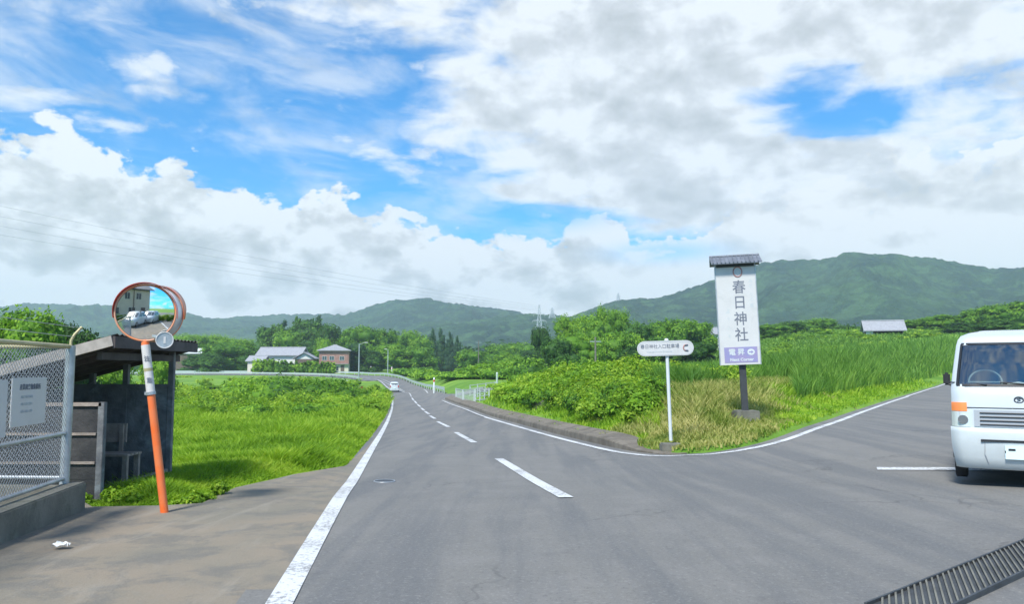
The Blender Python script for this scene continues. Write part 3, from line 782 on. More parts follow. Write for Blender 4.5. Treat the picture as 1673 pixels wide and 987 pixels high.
# --- left, behind the fence and shelter
T_(35, 503, 44, 150, 'broad', 'leaf_mid', 'wide green tree behind the chain link fence at the left edge', 'trees behind the fence')
T_(120, 530, 48, 95, 'broad', 'leaf_dark', 'lower dark green tree just right of the wide tree behind the fence', 'trees behind the fence')
T_(-50, 520, 50, 110, 'round', 'leaf_dark', 'dark tree half cut by the left edge of the view', 'trees behind the fence')
T_(190, 578, 60, 70, 'round', 'leaf_lime', 'small green tree seen through the open upper band of the shelter', 'trees behind the shelter')
T_(262, 582, 70, 60, 'round', 'leaf_lime', 'small green tree behind the far right post of the shelter', 'trees behind the shelter')
# --- left middle distance
gy_ = 'trees beyond the far road'
T_(335, 546, 300, 110, 'feather', 'leaf_lime', 'yellow green bamboo clump above the white shed roof', gy_, name='bamboo_clump', cat='bamboo')
T_(385, 552, 310, 90, 'feather', 'leaf_lime', 'yellow green bamboo clump left of the tall dark wood', gy_, name='bamboo_clump', cat='bamboo')
T_(300, 548, 320, 80, 'feather', 'leaf_lime', 'yellow green bamboo clump just right of the traffic mirror', gy_, name='bamboo_clump', cat='bamboo')
T_(318, 580, 235, 60, 'round', 'leaf_dark', 'dark blue green tree in front of the white shed', gy_)
T_(362, 562, 228, 70, 'round', 'leaf_mid', 'rounded bright green tree right of the white shed', gy_)
T_(395, 556, 240, 70, 'broad', 'leaf_mid', 'spreading green tree touching the long grey roof on its left', gy_)
T_(345, 578, 222, 50, 'round', 'leaf_dark', 'small dark tree under the rounded bright green tree', gy_)
T_(410, 582, 224, 40, 'round', 'leaf_dark', 'small dark tree at the left gable of the long grey roofed house', gy_)
T_(440, 531, 275, 60, 'round', 'leaf_dark', 'leftmost tall dark tree behind the long grey roof', gy_)
T_(463, 524, 285, 50, 'conifer', 'leaf_conifer', 'pointed conifer at the left shoulder of the tall dark wood', gy_, name='conifer')
T_(485, 519, 280, 50, 'conifer', 'leaf_dark', 'tallest pointed conifer above the long grey roof', gy_, name='conifer')
T_(478, 540, 262, 60, 'round', 'leaf_mid', 'mid green round tree directly above the long grey roof', gy_)
T_(508, 522, 270, 70, 'round', 'leaf_dark', 'broad dark tree in the middle of the tall wood', gy_)
T_(523, 517, 285, 52, 'conifer', 'leaf_conifer', 'dark conifer above the hipped roof house', gy_, name='conifer')
T_(545, 530, 262, 62, 'broad', 'leaf_dark', 'dark spreading tree rising behind the hipped roof', gy_)
T_(512, 556, 246, 50, 'round', 'leaf_dark', 'dark green tree between the two houses', gy_)
T_(525, 553, 243, 34, 'round', 'leaf_lime', 'yellowish round tree touching the left of the hipped roof', gy_)
T_(580, 533, 255, 80, 'broad', 'leaf_mid', 'bright green tree right behind the street lamp', gy_)
T_(612, 536, 262, 70, 'broad', 'leaf_mid', 'bright green spreading tree right of the street lamp', gy_)
T_(588, 560, 235, 50, 'round', 'leaf_dark', 'dark shrubby tree at the right wall of the hipped roof house', gy_)
T_(640, 540, 270, 60, 'broad', 'leaf_mid', 'bright green tree above the bend of the road', gy_)
T_(672, 541, 275, 64, 'broad', 'leaf_mid', 'bright green tree left of the dark cedars', gy_)
T_(640, 562, 240, 74, 'broad', 'leaf_mid', 'low wide tree directly over the road bend', gy_)
T_(688, 566, 240, 62, 'round', 'leaf_mid', 'low round tree in front of the dark cedars', gy_)
T_(607, 573, 232, 40, 'round', 'leaf_dark', 'dark tree whose shade reaches the far guardrail', gy_)
gc = 'dark cedars in the middle'
T_(706, 538, 300, 30, 'conifer', 'leaf_conifer', 'leftmost dark cedar of the group in the middle', gc, name='cedar')
T_(721, 537, 310, 30, 'conifer', 'leaf_conifer', 'second dark cedar from the left in the middle group', gc, name='cedar')
T_(735, 543, 300, 28, 'conifer', 'leaf_conifer', 'third dark cedar from the left in the middle group', gc, name='cedar')
T_(748, 550, 310, 26, 'conifer', 'leaf_conifer', 'rightmost and lowest dark cedar of the middle group', gc, name='cedar')
gm_ = 'low trees across the valley'
T_(775, 572, 230, 60, 'round', 'leaf_mid', 'low round tree right of the cedars across the valley', gm_)
T_(810, 563, 260, 66, 'broad', 'leaf_mid', 'hazy green tree in the gap below the middle hill', gm_)
T_(845, 560, 280, 70, 'broad', 'leaf_mid', 'hazy green tree beneath the transmission tower', gm_)
T_(835, 578, 200, 60, 'round', 'leaf_mid', 'low green tree left of the dark round bush', gm_)
T_(870, 572, 220, 50, 'round', 'leaf_dark', 'low dark tree under the transmission tower', gm_)
# --- right clump, nearer
gr_ = 'wood right of the road'
T_(884, 533, 140, 36, 'round', 'leaf_dark', 'narrow dark tree at the left end of the right wood', gr_)
T_(1000, 502, 160, 90, 'feather', 'leaf_lime', 'highest lime green crown of the right wood', gr_, name='bamboo_clump', cat='bamboo')
T_(940, 514, 150, 84, 'feather', 'leaf_lime', 'lime green crown left of the highest one', gr_, name='bamboo_clump', cat='bamboo')
T_(972, 518, 140, 70, 'broad', 'leaf_mid', 'yellow green tree between the two lime crowns', gr_)
T_(915, 553, 105, 66, 'round', 'leaf_dark', 'dark blue green round tree at the foot of the right wood', gr_)
T_(950, 545, 115, 80, 'broad', 'leaf_mid', 'mid green tree right of the dark round one', gr_)
T_(1010, 540, 125, 90, 'broad', 'leaf_mid', 'mid green tree below the highest lime crown', gr_)
T_(1045, 527, 135, 70, 'round', 'leaf_dark', 'darker tree left of the oval white sign', gr_)
T_(1030, 565, 100, 60, 'round', 'leaf_dark', 'dark low tree touching the left end of the oval sign', gr_)
T_(1100, 521, 145, 90, 'broad', 'leaf_mid', 'spreading green tree above the oval white sign', gr_)
T_(1142, 524, 150, 66, 'round', 'leaf_mid', 'green tree just left of the shrine banner sign', gr_)
T_(1085, 552, 115, 70, 'round', 'leaf_dark', 'dark tree directly behind the oval white sign', gr_)
T_(1140, 558, 110, 70, 'round', 'leaf_dark', 'dark low tree between the oval sign and the banner sign', gr_)
# --- right slope
gs_ = 'trees on the right slope'
T_(1262, 530, 190, 60, 'broad', 'leaf_mid', 'pale green tree just right of the banner sign', gs_)
T_(1300, 525, 200, 70, 'round', 'leaf_dark', 'dark rounded tree on the slope right of the banner sign', gs_)
T_(1340, 520, 230, 80, 'broad', 'leaf_mid', 'pale hazy tree in the middle of the right slope', gs_)
T_(1372, 534, 185, 60, 'round', 'leaf_dark', 'blue green tree left of the grey roofed shed', gs_)
T_(1400, 540, 180, 36, 'round', 'leaf_dark', 'small dark tree at the left wall of the grey roofed shed', gs_)
gt_ = 'wooded rise behind the van'
T_(1500, 522, 200, 66, 'broad', 'leaf_mid', 'leftmost tree of the wooded rise beside the grey roofed shed', gt_)
T_(1540, 514, 195, 74, 'round', 'leaf_mid', 'second tree of the wooded rise right of the shed', gt_)
T_(1585, 506, 190, 80, 'broad', 'leaf_mid', 'middle tree of the wooded rise above the white van', gt_)
T_(1632, 498, 185, 80, 'broad', 'leaf_mid', 'tall tree of the wooded rise over the van roof', gt_)
T_(1680, 490, 180, 90, 'round', 'leaf_mid', 'highest tree of the wooded rise at the right edge', gt_)
T_(1560, 528, 160, 60, 'round', 'leaf_dark', 'dark lower tree at the foot of the wooded rise', gt_)
T_(1625, 522, 150, 70, 'broad', 'leaf_dark', 'dark lower tree just above the van roof', gt_)

# ------------------------------------------------------------------ far-off wood and undergrowth (nobody could count it)
def stuff(name, V, Fq, T, m, label, cat):
    o = link(bpy.data.objects.new(name, mesh_nt(name, V, Fq, T, m))); return tag(o, label, cat, kind='stuff')
rng = np.random.default_rng(5)
L = []
for i in range(420):
    u = rng.uniform(-150, 1500); Y = rng.uniform(330, 620); a = (u-W0/2)/F; x = a*Y; zb = float(g0(x, Y))
    r = rng.uniform(7, 13); L.append((x, Y, zb+2 + rng.uniform(-2, 3), r, r, r*.8))
V, Fq, T = clumps(L, rng, 16, 10, 1.3, upper=-.1, core=.8)
stuff('wood', V, Fq, T, 'leaf_dark', 'far green wood that fills the valley below the hills', 'wood')

def mounds(items, seed, dens=1.0, ls=.11, aspect=.5):
    rng = np.random.default_rng(seed); Vs, Fs, Ts = [], [], []; off = 0
    for (x, y, r, h) in items:
        z = gz1(x, y); dist = math.hypot(x, y); k = max(1.0, dist/28)
        n = int(max(4, 15/k*dens)); 
        L = []
        for j in range(3):
            a = rng.random()*6.28; rr = r*(.55+.35*rng.random())
            L.append((x + math.cos(a)*r*.4, y + math.sin(a)*r*.4, z + h*(.25+.35*rng.random()), rr, rr, h*.5))
        V, Fq, T = clumps(L, rng, n, 12, ls*k**.75, upper=-.35, core=.62, aspect=aspect, sprd=.42)
        T = np.clip(T + .25*(rng.random()-.5) + 1.1*(float(fbm(np.array([x*.16+9]), np.array([y*.10+4]), 3, 61)[0])-.5), 0, 1)
        Vs.append(V); Fs.append(Fq+off); off += len(V); Ts.append(T)
    return np.concatenate(Vs), np.concatenate(Fs), np.concatenate(Ts)

def blades(x, y, h, wd, seed, lean=.35, zfun=gz, tint0=.5):
    rng = np.random.default_rng(seed); n = len(x); z = zfun(x, y) - .02
    th = rng.random(n)*6.28; wv = np.stack([np.cos(th), np.sin(th), np.zeros(n)], 1)*(wd/2)[:, None]
    ph = rng.random(n)*6.28; ld = np.stack([np.cos(ph), np.sin(ph), np.zeros(n)], 1)*(h*lean*(.3+rng.random(n)))[:, None]
    b = np.stack([x, y, z], 1); up = np.zeros((n, 3)); up[:, 2] = h
    m = b + up*.6 + ld*.35; t = b + up*(1-.12*rng.random(n))[:, None] + ld
    V = np.stack([b-wv, b+wv, m+wv*.8, m-wv*.8, t+wv*.15, t-wv*.15], 1).reshape(-1, 3)
    k = np.arange(n)[:, None]*6; Fq = np.concatenate([k+np.array([[0, 1, 2, 3]]), k+np.array([[3, 2, 4, 5]])])
    cl_ = fbm(x*1.3+50, y*1.3+9, 3, seed); T = np.clip(tint0 + (cl_-.5)*1.3 + .15*rng.normal(size=n), 0, 1)
    return V, Fq, np.concatenate([T, T])
pol_far_left = [(p.x, p.y) for p in ll]
def d_left(x, y): return float(pdist(np.array([x]), np.array([y]), pol_far_left)[0])
def on_road(x, y): return bool(inside_road(np.array([x]), np.array([y]))[0])
items = []
tries = 0
while len(items) < 210 and tries < 20000:
    tries += 1
    Y = 1/rng.uniform(1/185, 1/44); u = rng.uniform(120, 640); x = (u-W0/2)/F*Y
    if on_road(x, Y): continue
    dl = d_left(x, Y)
    if dl < .9 or (Y < 30 and dl < 2.6 - .02*Y): continue
    if pdist(np.array([x]), np.array([Y]), [(p.x, p.y) for p in lrail])[0] < 5: continue
    r = min(.35 + .022*Y, 2.2, dl*.8)*rng.uniform(.7, 1.2)
    h = min(.25 + .016*Y, 1.7)*rng.uniform(.3, 1.4)*(0.6 if Y < 34 else 1)
    zb = gz1(x, Y); vmax = P(u, 616, Y).z
    h = min(h, max(.3, vmax - zb))
    if dl < 3: h *= .7
    items.append((x, Y, r, h))
for part_, mt_, lb_, sd_ in ((items[::2], 'weed', 'bright yellow green weeds filling the field left of the road', 8), (items[1::4], 'leaf_mid', 'mid green low bushes scattered through the field left of the road', 18), (items[3::4], 'grass', 'pale green leafy tufts scattered through the field left of the road', 28)):
    V, Fq, T = mounds(part_, sd_, 2.0, .062)
    stuff('undergrowth', V, Fq, T, mt_, lb_, 'undergrowth')
# darker bushes along the far part of the left field
items = []
for i in range(46):
    u = rng.uniform(385, 560); Y = rng.uniform(70, 130); x = (u-W0/2)/F*Y; zb = gz1(x, Y)
    h = max(.8, P(u, rng.uniform(617, 627), Y).z - zb); items.append((x, Y, rng.uniform(1.6, 3.2), min(h, 3)))
V, Fq, T = mounds(items, 9, 2.2, .08)
stuff('thicket', V, Fq, T, 'leaf_mid', 'darker green thicket in the left field below the far road', 'bushes')

vt_u = ([780, 812, 835, 860, 900, 960, 1040, 1100, 1175], [655, 640, 626, 612, 602, 594, 590, 600, 598])
vt_far = ([640, 700, 760, 820, 900, 1000, 1180], [592, 590, 584, 582, 590, 585, 585])
items, items2 = [], []; tries = 0
while len(items) < 330 and tries < 30000:
    tries += 1
    Y = 1/rng.uniform(1/100, 1/19.5); u = rng.uniform(800, 1180); x = (u-W0/2)/F*Y
    if not pip(np.array([x]), np.array([Y]), isl)[0]: continue
    dl = float(pdist(np.array([x]), np.array([Y]), vel)[0])
    if dl < 1.5 or math.hypot(x-3.1, Y-15.8) < 4: continue
    if u > 1055 and Y < 30: continue
    zb = gz1(x, Y); zt = P(u, np.interp(u, *vt_u), Y).z; h = min(zt - zb, 2.6)*rng.uniform(.55, 1.0)*min(1, dl/4.5+.12)
    h *= .45 + 1.0*float(fbm(np.array([x*.28]), np.array([Y*.18]), 3, 41)[0])
    if h < .2: continue
    items.append((x, Y, min(.5 + .018*Y, 1.9)*rng.uniform(.7, 1.2)*min(1, dl/2.5), h))
for part_, mt_, lb_, sd_ in ((items[::2], 'weed', 'tall bright leafy weeds on the bank right of the road', 12), (items[1::4], 'leaf_mid', 'darker green bushes among the weeds on the right bank', 22), (items[3::4], 'leaf_lime', 'yellow green bushes among the weeds on the right bank', 32)):
    V, Fq, T = mounds(part_, sd_, 3.2, .062)
    stuff('undergrowth', V, Fq, T, mt_, lb_, 'undergrowth')
# tall grass growing through the weeds of the right bank
n = 42000; Y = 1/rng.uniform(1/95, 1/17, n); u = rng.uniform(790, 1075, n); x = (u-W0/2)/F*Y
k = pip(x, Y, isl); x, Y, u = x[k], Y[k], u[k]; dl = pdist(x, Y, vel); k = dl > 1.3; x, Y, u, dl = x[k], Y[k], u[k], dl[k]
zt = np.array([P(a, b, c).z for a, b, c in zip(u, np.interp(u, *vt_u), Y)])
h = np.clip((zt - gz(x, Y))*(.25+.6*rng.random(len(x)))*np.clip(dl/4.5, .15, 1)*(.35+1.1*fbm(x*.5, Y*.4, 3, 5)), .25, 2.4)
V, Fq, T = blades(x, Y, h, .014 + .0011*Y, 19, .45)
tag(np_mesh('grass', V, Fq, 'grass', tint=T), 'tall grass growing up through the weeds of the right bank', 'grass', kind='stuff')
items = []; 
for i in range(300):
    u = rng.uniform(655, 905); Y = rng.uniform(105, 200); x = (u-W0/2)/F*Y
    if on_road(x, Y) or pdist(np.array([x]), np.array([Y]), [(p.x, p.y) for p in rrail])[0] < 3.5: continue
    if float(pip(np.array([x]), np.array([Y]), isl)[0]) and u < 780: pass
    zb = gz1(x, Y); lim = np.interp(u, [655, 700, 730, 760, 800, 870, 905], [600, 604, 612, 603, 592, 586, 588])
    h = P(u, lim, Y).z - zb
    if u > 720 and Y < 115 and u < 815: continue
    items.append((x, Y, rng.uniform(1.8, 3.6), max(.7, min(h, 4.2)*rng.uniform(.55, 1.0))))
V, Fq, T = mounds(items, 13, 3.5, .09)
stuff('thicket', V, Fq, T, 'leaf_mid', 'green thicket in the hollow behind the guardrail and bridge railing', 'bushes')

def grass_obj(name, V, Fq, T, m, label, cat):
    o = np_mesh(name, V, Fq, m, tint=T); return tag(o, label, cat, kind='stuff')
# left field and verge
rng = np.random.default_rng(77)
n = 260000; Y = 1/rng.uniform(1/120, 1/7.7, n); u = rng.uniform(100, 650, n); x = (u-W0/2)/F*Y
k = ~inside_road(x, Y) & (x < -1.5)
k &= ~((x < -4.55) & (Y < 8.35)); k &= ~((x > -6.2) & (x < -4.75) & (Y > 9.1) & (Y < 10.9))
x, Y = x[k], Y[k]; patch = fbm(x*.35+3, Y*.35, 3, 4)
dw = pdist(x, Y, [(p.x, p.y) for p in wedge]); edge_ = np.clip(dw/.8, .15, 1)
h = (.10 + .14*rng.random(len(x)) + .012*np.minimum(Y, 60))*(.35+1.4*patch**1.5)*edge_; h = np.where(Y < 13, h*.72, h)
V, Fq, T = blades(x, Y, h, .010 + .0011*Y + 0*x, 3, .7)
grass_obj('grass', V, Fq, T, 'grass', 'fresh green grass on the verge round the mirror pole and shelter', 'grass')
# broad-leaved weeds by the mirror pole
items = []
for i in range(42):
    Y1 = rng.uniform(7.9, 11.5); x1 = rng.uniform(-4.9, -2.8)
    if on_road(x1, Y1) or (x1 < -4.5 and Y1 < 8.4): continue
    if math.hypot(x1+3.5, Y1-7.95) < .12: continue
    if x1 < -4.4 and 9 < Y1 < 11: continue
    items.append((x1, Y1, rng.uniform(.07, .15), rng.uniform(.07, .17)))
V, Fq, T = mounds(items, 15, .8, .024, .5)
stuff('weeds', V, Fq, T, 'grass', 'low leafy weeds between the fence footing and the mirror pole', 'weeds')
# island verge: short green and dry grass
n = 110000; Y = 1/rng.uniform(1/70, 1/12.5, n); u = rng.uniform(790, 1560, n); x = (u-W0/2)/F*Y
k = pip(x, Y, isl); x, Y, u = x[k], Y[k], u[k]; dl = pdist(x, Y, vel); pp_n = fbm(x*.8, Y*.8, 3, 17)
k = ~((u < 1040) & (dl < .72) & (pp_n > .44)) & (dl > .15)
k &= ~((np.hypot(x-3.1, Y-15.8) < .25)) & ~((np.hypot(x-5.5, Y-19) < .4))
x, Y, u, dl = x[k], Y[k], u[k], dl[k]
pn = fbm(x*.5+7, Y*.5+2, 3, 8); dryp = np.exp(-((u-1150)/150)**2)*.95 + (pn-.5)*1.3 + .25*(rng.random(len(x))-.5)
dry = dryp > .55
h = (.12 + .2*rng.random(len(x)) + .006*Y)*np.clip(dl/2.2, .25, 1.3)
h = np.where(dry, h*1.15, h)
for sel_, mt_, lb_, sd_ in ((~dry, 'grass', 'green grass along the verge of the bank on the right', 5), (dry, 'drygrass', 'dry yellow grass round the foot of the oval sign and the banner sign', 6)):
    V, Fq, T = blades(x[sel_], Y[sel_], h[sel_], .012 + .0010*Y[sel_], sd_, .6)
    grass_obj('grass', V, Fq, T, mt_, lb_, 'grass')
# reeds along the right road
n = 180000; Y = 1/rng.uniform(1/215, 1/20, n); u = rng.uniform(1060, 1720, n); x = (u-W0/2)/F*Y
k = pip(x, Y, isl); x, Y, u = x[k], Y[k], u[k]; dl = pdist(x, Y, vel)
k = dl > np.where(u > 1300, 1.6, 4.5); x, Y, u, dl = x[k], Y[k], u[k], dl[k]
zt = 1.35 + (605 - np.interp(u, [1060, 1170, 1240, 1300, 1400, 1480, 1560, 1700], [590, 588, 580, 570, 561, 553, 545, 535]))*Y/F
h = np.clip(np.minimum(zt - gz(x, Y), 2.5)*(.45+.55*rng.random(len(x)))*np.clip(.30+dl/6, 0, 1)*(.45+1.0*fbm(x*.22, Y*.22, 4, 51)), .3, 2.8)
V, Fq, T = blades(x, Y, h, .011 + .0009*Y, 9, .42, tint0=.56)
grass_obj('reeds', V, Fq, T, 'reed', 'tall green reeds in the field along the right road', 'reeds')

# rough growth over the rising slope beyond the reeds
n = 90000; Y = 1/rng.uniform(1/225, 1/85, n); u = rng.uniform(1040, 1720, n); x = (u-W0/2)/F*Y
k = ~pip(x, Y, isl) & ~inside_road(x, Y); x, Y = x[k], Y[k]
h = .35 + 1.5*fbm(x*.09, Y*.05, 4, 71)**1.5*(.4+.8*rng.random(len(x)))
V, Fq, T = blades(x, Y, h, .05 + .0014*Y, 29, .6, tint0=.55)
grass_obj('grass', V, Fq, T, 'reed', 'rough long grass over the slope rising to the grey roofed shed', 'grass')
items = []
for i in range(150):
    Y1 = rng.uniform(95, 215); u1 = rng.uniform(1180, 1640); x1 = (u1-W0/2)/F*Y1
    if on_road(x1, Y1) or pip(np.array([x1]), np.array([Y1]), isl)[0] or math.hypot(x1-75, Y1-160) < 9: continue
    items.append((x1, Y1, rng.uniform(1.2, 3.0), rng.uniform(.5, 1.5)))
V, Fq, T = mounds(items, 73, 2.2, .075)
stuff('undergrowth', V, Fq, T, 'weed', 'low scrub dotted over the slope below the grey roofed shed', 'undergrowth')

# ------------------------------------------------------------------ kerb of the bank
ks = [p for p in rl_far]
kd = 1 if verge_edge[mid].y > offset_line(rl_far, .35)[mid].y - 1e-6 and verge_edge is not None else 1
sgn = -1 if (offset_line(rl_far, -.35)[mid].y > rl_far[mid].y) else 1
kline = [p for p in right_line if G(1100, 743).x - .1 > p.x and p.y > 12]
def strip_solid(name, line, prof_pts, m, label, cat, zfun=g0, taper=None):
    rows = []
    for i, p in enumerate(line):
        t = (line[min(i+1, len(line)-1)] - line[max(i-1, 0)]).normalized(); nrm = Vector((t.y, -t.x))*sgn
        k = 1.0 if taper is None else taper(i/(len(line)-1))
        rows.append([(p.x + nrm.x*d, p.y + nrm.y*d, float(zfun(p.x + nrm.x*d, p.y + nrm.y*d)) + (hh*k if hh > 0 else hh)) for d, hh in prof_pts])
    mb = MB(); mb.grid(rows, smooth=False); n = len(rows[0])
    mb.add(rows[0], [tuple(range(n))]); mb.add(rows[-1], [tuple(range(n))])
    return tag(mb.build(name, m), label, cat)
strip_solid('kerb', kline, [(.30, -.1), (.31, .17), (.33, .20), (.50, .21), (.54, .18), (.75, .215), (.92, .22), (1.05, -.1)], 'kerbconc', 'stained concrete kerb with its gutter strip along the right bank', 'kerb', taper=lambda t: min(1, .10 + t*14))
# broken concrete edge lumps lying behind the kerb
def lump(px, py, sx, sy, sz, seed, label):
    rr = random.Random(seed); bm = bmesh.new(); bmesh.ops.create_cube(bm, size=1)
    bmesh.ops.subdivide_edges(bm, edges=bm.edges[:], cuts=3, use_grid_fill=True)
    for v in bm.verts: v.co += Vector((rr.uniform(-.07, .07), rr.uniform(-.07, .07), rr.uniform(-.07, .07))); v.co.x *= sx; v.co.y *= sy; v.co.z *= sz
    me = bpy.data.meshes.new('concrete_slab'); bm.to_mesh(me); bm.free(); me.materials.append(M['kerbconc'])
    o = link(bpy.data.objects.new('concrete_slab', me)); o.location = (px, py, gz1(px, py) + sz*.3); o.rotation_euler = (0, .04, R(100+rr.uniform(-12, 12)))
    return tag(o, label, 'slab')
q = G(885, 682); lump(q.x+.3, q.y+1.2, 3.2, .5, .35, 3, 'long broken concrete slab half buried in the weeds behind the kerb')

# ------------------------------------------------------------------ chain link fence with footing
FX, FY = -4.42, 7.98
fz0 = .235
ft = thing('chain_link_fence', 'galvanised chain link fence on a low concrete footing at the left edge', 'fence', (FX, FY, 0))
FA = R(9)
def fl(sv, off=0.0, z=0.0): return (sv*math.sin(FA) + off*math.cos(FA), -sv*math.cos(FA) + off*math.sin(FA), z)
mb = MB(); mb.box(-.02, .17, -4.2, .10, -.15, fz0, rot=FA, c=(0, 0)); mb.build('footing', 'concrete', ft, bevel=.012)
mb = MB(); mb.box(-6, -.02, -.10, .10, -.15, fz0-.02, rot=R(-3), c=(0, 0)); mb.build('footing', 'concrete', ft, bevel=.012)
TOPZ = 1.585
def post(x, y, r=.034):
    m_ = MB(); m_.tube([(x, y, fz0-.03), (x, y, TOPZ+.01)], r, 12); m_.build('post', 'galv', ft)
post(0, 0, .045)
for sv in (2.0, 4.0): post(*fl(sv)[:2])
def bl(sv, z): return (-sv*math.cos(R(3)), sv*math.sin(R(3)), z)
for sv in (2.0, 4.0): post(*bl(sv, 0)[:2])
for a, b, nm, mt_ in ((fl(0, 0, TOPZ), fl(4.1, 0, TOPZ), 'top_rail', 'yellowrail'), (bl(0, TOPZ), bl(6, TOPZ), 'top_rail', 'yellowrail'),
                  (fl(0, 0, .73), fl(4.1, 0, .73), 'middle_rail', 'galv'), (fl(0, 0, .285), fl(4.1, 0, .285), 'bottom_rail', 'galv'), (bl(0, .29), bl(6, .29), 'bottom_rail', 'galv')):
    m_ = MB(); m_.tube([a, b], .021, 8); m_.build(nm, mt_, ft)
def mesh_panel(L, z0, z1, fn):
    m_ = MB(); pitch = .052; H = z1-z0; n = int((L+H)/pitch)
    for s in (1, -1):
        for i in range(n):
            t0 = -H + i*pitch if s > 0 else i*pitch
            a0, a1 = t0, t0 + s*H
            lo, hi = (a0, a1) if s > 0 else (a1, a0)
            if hi < 0 or lo > L: continue
            aa, bb = max(lo, 0), min(hi, L); zaa, zbb = z0 + (aa-a0)/s, z0 + (bb-a0)/s
            p, q = fn(aa, zaa, .003*s), fn(bb, zbb, .003*s)
            m_.tube([p, q], .0021, 4, cap=False, smooth=False)
    return m_
mesh_panel(4.0, .29, TOPZ, lambda sv, z, o: fl(sv, o, z)).build('wire_mesh', 'wire', ft)
mesh_panel(5.0, .29, TOPZ, lambda sv, z, o: (bl(sv, z)[0], bl(sv, z)[1]+o, z)).build('wire_mesh', 'wire', ft)
m_ = MB(); m_.tube([(0, 0, TOPZ), (.0, .0, TOPZ+.06), (.02, .02, TOPZ+.12), (.07, .06, TOPZ+.20)], .014, 8); m_.build('wire_arm', 'yellowrail', ft)
for zz, xx in ((TOPZ+.10, .018), (TOPZ+.19, .06)):
    m_ = MB(); m_.tube([(xx, xx, zz), fl(4.1, xx, zz)], .003, 5); m_.build('barbed_wire', 'galv', ft)
# concrete pad inside the fenced plot
m_ = MB(); m_.box(-11, FX-.03, 3.5, FY-.11, -.1, .045); tag(m_.build('yard', 'concrete'), kind='structure')
# notices
def notice(y0, y1, z0, z1, label, head):
    q_n = fl((y0+y1)/2, .045); t = thing('notice_board', label, 'notice', (FX+q_n[0], FY+q_n[1], z0), FA, 'notices on the fence')
    m_ = MB(); m_.box(-.006, .006, -(y1-y0)/2, (y1-y0)/2, 0, z1-z0); m_.build('panel', 'whitepanel', t, bevel=.003)
    if head:
        text_mesh('lettering', head, .052, 'ink', t, (.0078, 0, (z1-z0)*.80), (0, 1, 0), (0, 0, 1), .0008, bold=.001)
        for i in range(3): 
            text_mesh('lettering', '関係者以外立入禁止'[i*3:i*3+3]*3, .026, 'inkpale', t, (.0078, -.06, (z1-z0)*(.60-.15*i)), (0, 1, 0), (0, 0, 1), .0006)
    return t
notice(.66, 1.34, .87, 1.285, 'white notice board with a dark heading, nearest the fence corner', '産業廃棄物集積所')
notice(1.42, 2.15, .80, 1.27, 'plain white notice board cut by the left edge of the view', '')

# ------------------------------------------------------------------ bus shelter
bz = -.32
bs = thing('bus_shelter', 'weathered dark timber bus shelter with a sloping roof beside the fence', 'shelter', (0, 0, 0))
X0, X1, Yn, Yf = -6.05, -4.62, 9.05, 10.85
def roofz(x): return 1.70 - (X1+.16 - x)*.27
for x, y in ((X1, Yn), (X1, Yf), (X0, Yn), (X0, Yf), ((X0+X1)/2+.10, Yf), (X0+.36, Yf)):
    m_ = MB(); m_.box(x-.035, x+.035, y-.035, y+.035, bz-.1, .99 if (x == X1 and y == Yn) else roofz(x)-.06); m_.build('post', 'boards', bs, bevel=.004)
def board_wall(pa, pb, z0, z1, nb, nm='wall'):
    m_ = MB(); hgt = (z1-z0)/nb; rr = random.Random(int(z1*100)+nb)
    for i in range(nb):
        j = rr.uniform(-.004, .004)
        a = Vector((pa[0], pa[1], 0)); b = Vector((pb[0], pb[1], 0)); d = (b-a).normalized(); nn_ = Vector((d.y, -d.x, 0))
        a2 = a + nn_*j; b2 = b + nn_*j; zc = z0 + (i+.5)*hgt
        m_.bar((a2.x, a2.y, zc), (b2.x, b2.y, zc), .018, hgt*1.06)
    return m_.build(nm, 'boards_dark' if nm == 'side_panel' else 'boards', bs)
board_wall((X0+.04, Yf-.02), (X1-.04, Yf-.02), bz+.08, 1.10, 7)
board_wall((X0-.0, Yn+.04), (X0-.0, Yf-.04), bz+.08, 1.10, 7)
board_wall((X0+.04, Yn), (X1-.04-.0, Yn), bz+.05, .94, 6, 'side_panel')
m_ = MB(); m_.box(X0+.036, X1-.036, Yf-.05, Yf+.0, 1.105, 1.16); m_.build('rail', 'boards', bs)
m_ = MB(); m_.box(X0+.036, X1+.0, Yn-.035, Yn+.03, .945, .985); m_.build('rail', 'greywood', bs)
for i, zz in enumerate((.62, .30)):
    m_ = MB(); m_.box(X0+.05, X1-.05, Yn-.034, Yn-.014, zz, zz+.028); m_.build('rail', 'greywood', bs)
# roof: slab with corrugation, fascia boards, battens
def slab(x0, x1, y0, y1, dz0, dz1):
    vs = [(x, y, roofz(x)+dz) for dz in (dz0, dz1) for x, y in ((x0, y0), (x1, y0), (x1, y1), (x0, y1))]
    return vs
RX0, RX1, RY0, RY1 = -7.3, X1+.20, Yn-.22, Yf+.28
m_ = MB(); m_.add(slab(RX0, RX1, RY0, RY1, -.03, .0), [(3, 2, 1, 0), (4, 5, 6, 7), (0, 1, 5, 4), (1, 2, 6, 5), (2, 3, 7, 6), (3, 0, 4, 7)]); rf = m_.build('roof', 'roofwood', bs)
rows = []
for i in range(41):
    x = RX0 + (RX1-RX0)*1.0
    y = RY0 + (RY1-RY0)*i/40; zz = .022 + .012*math.cos(i*math.pi)
    rows.append([(RX0, y, roofz(RX0)+zz), (RX1+.04, y, roofz(RX1+.04)+zz)])
m_ = MB(); m_.grid(rows, smooth=False); m_.build('roof_sheet', 'roofwood', rf)
m_ = MB(); m_.bar((RX0, RY0-.02, roofz(RX0)-.035), (RX1, RY0-.02, roofz(RX1)-.035), .03, .115); m_.build('fascia', 'fascia', rf)
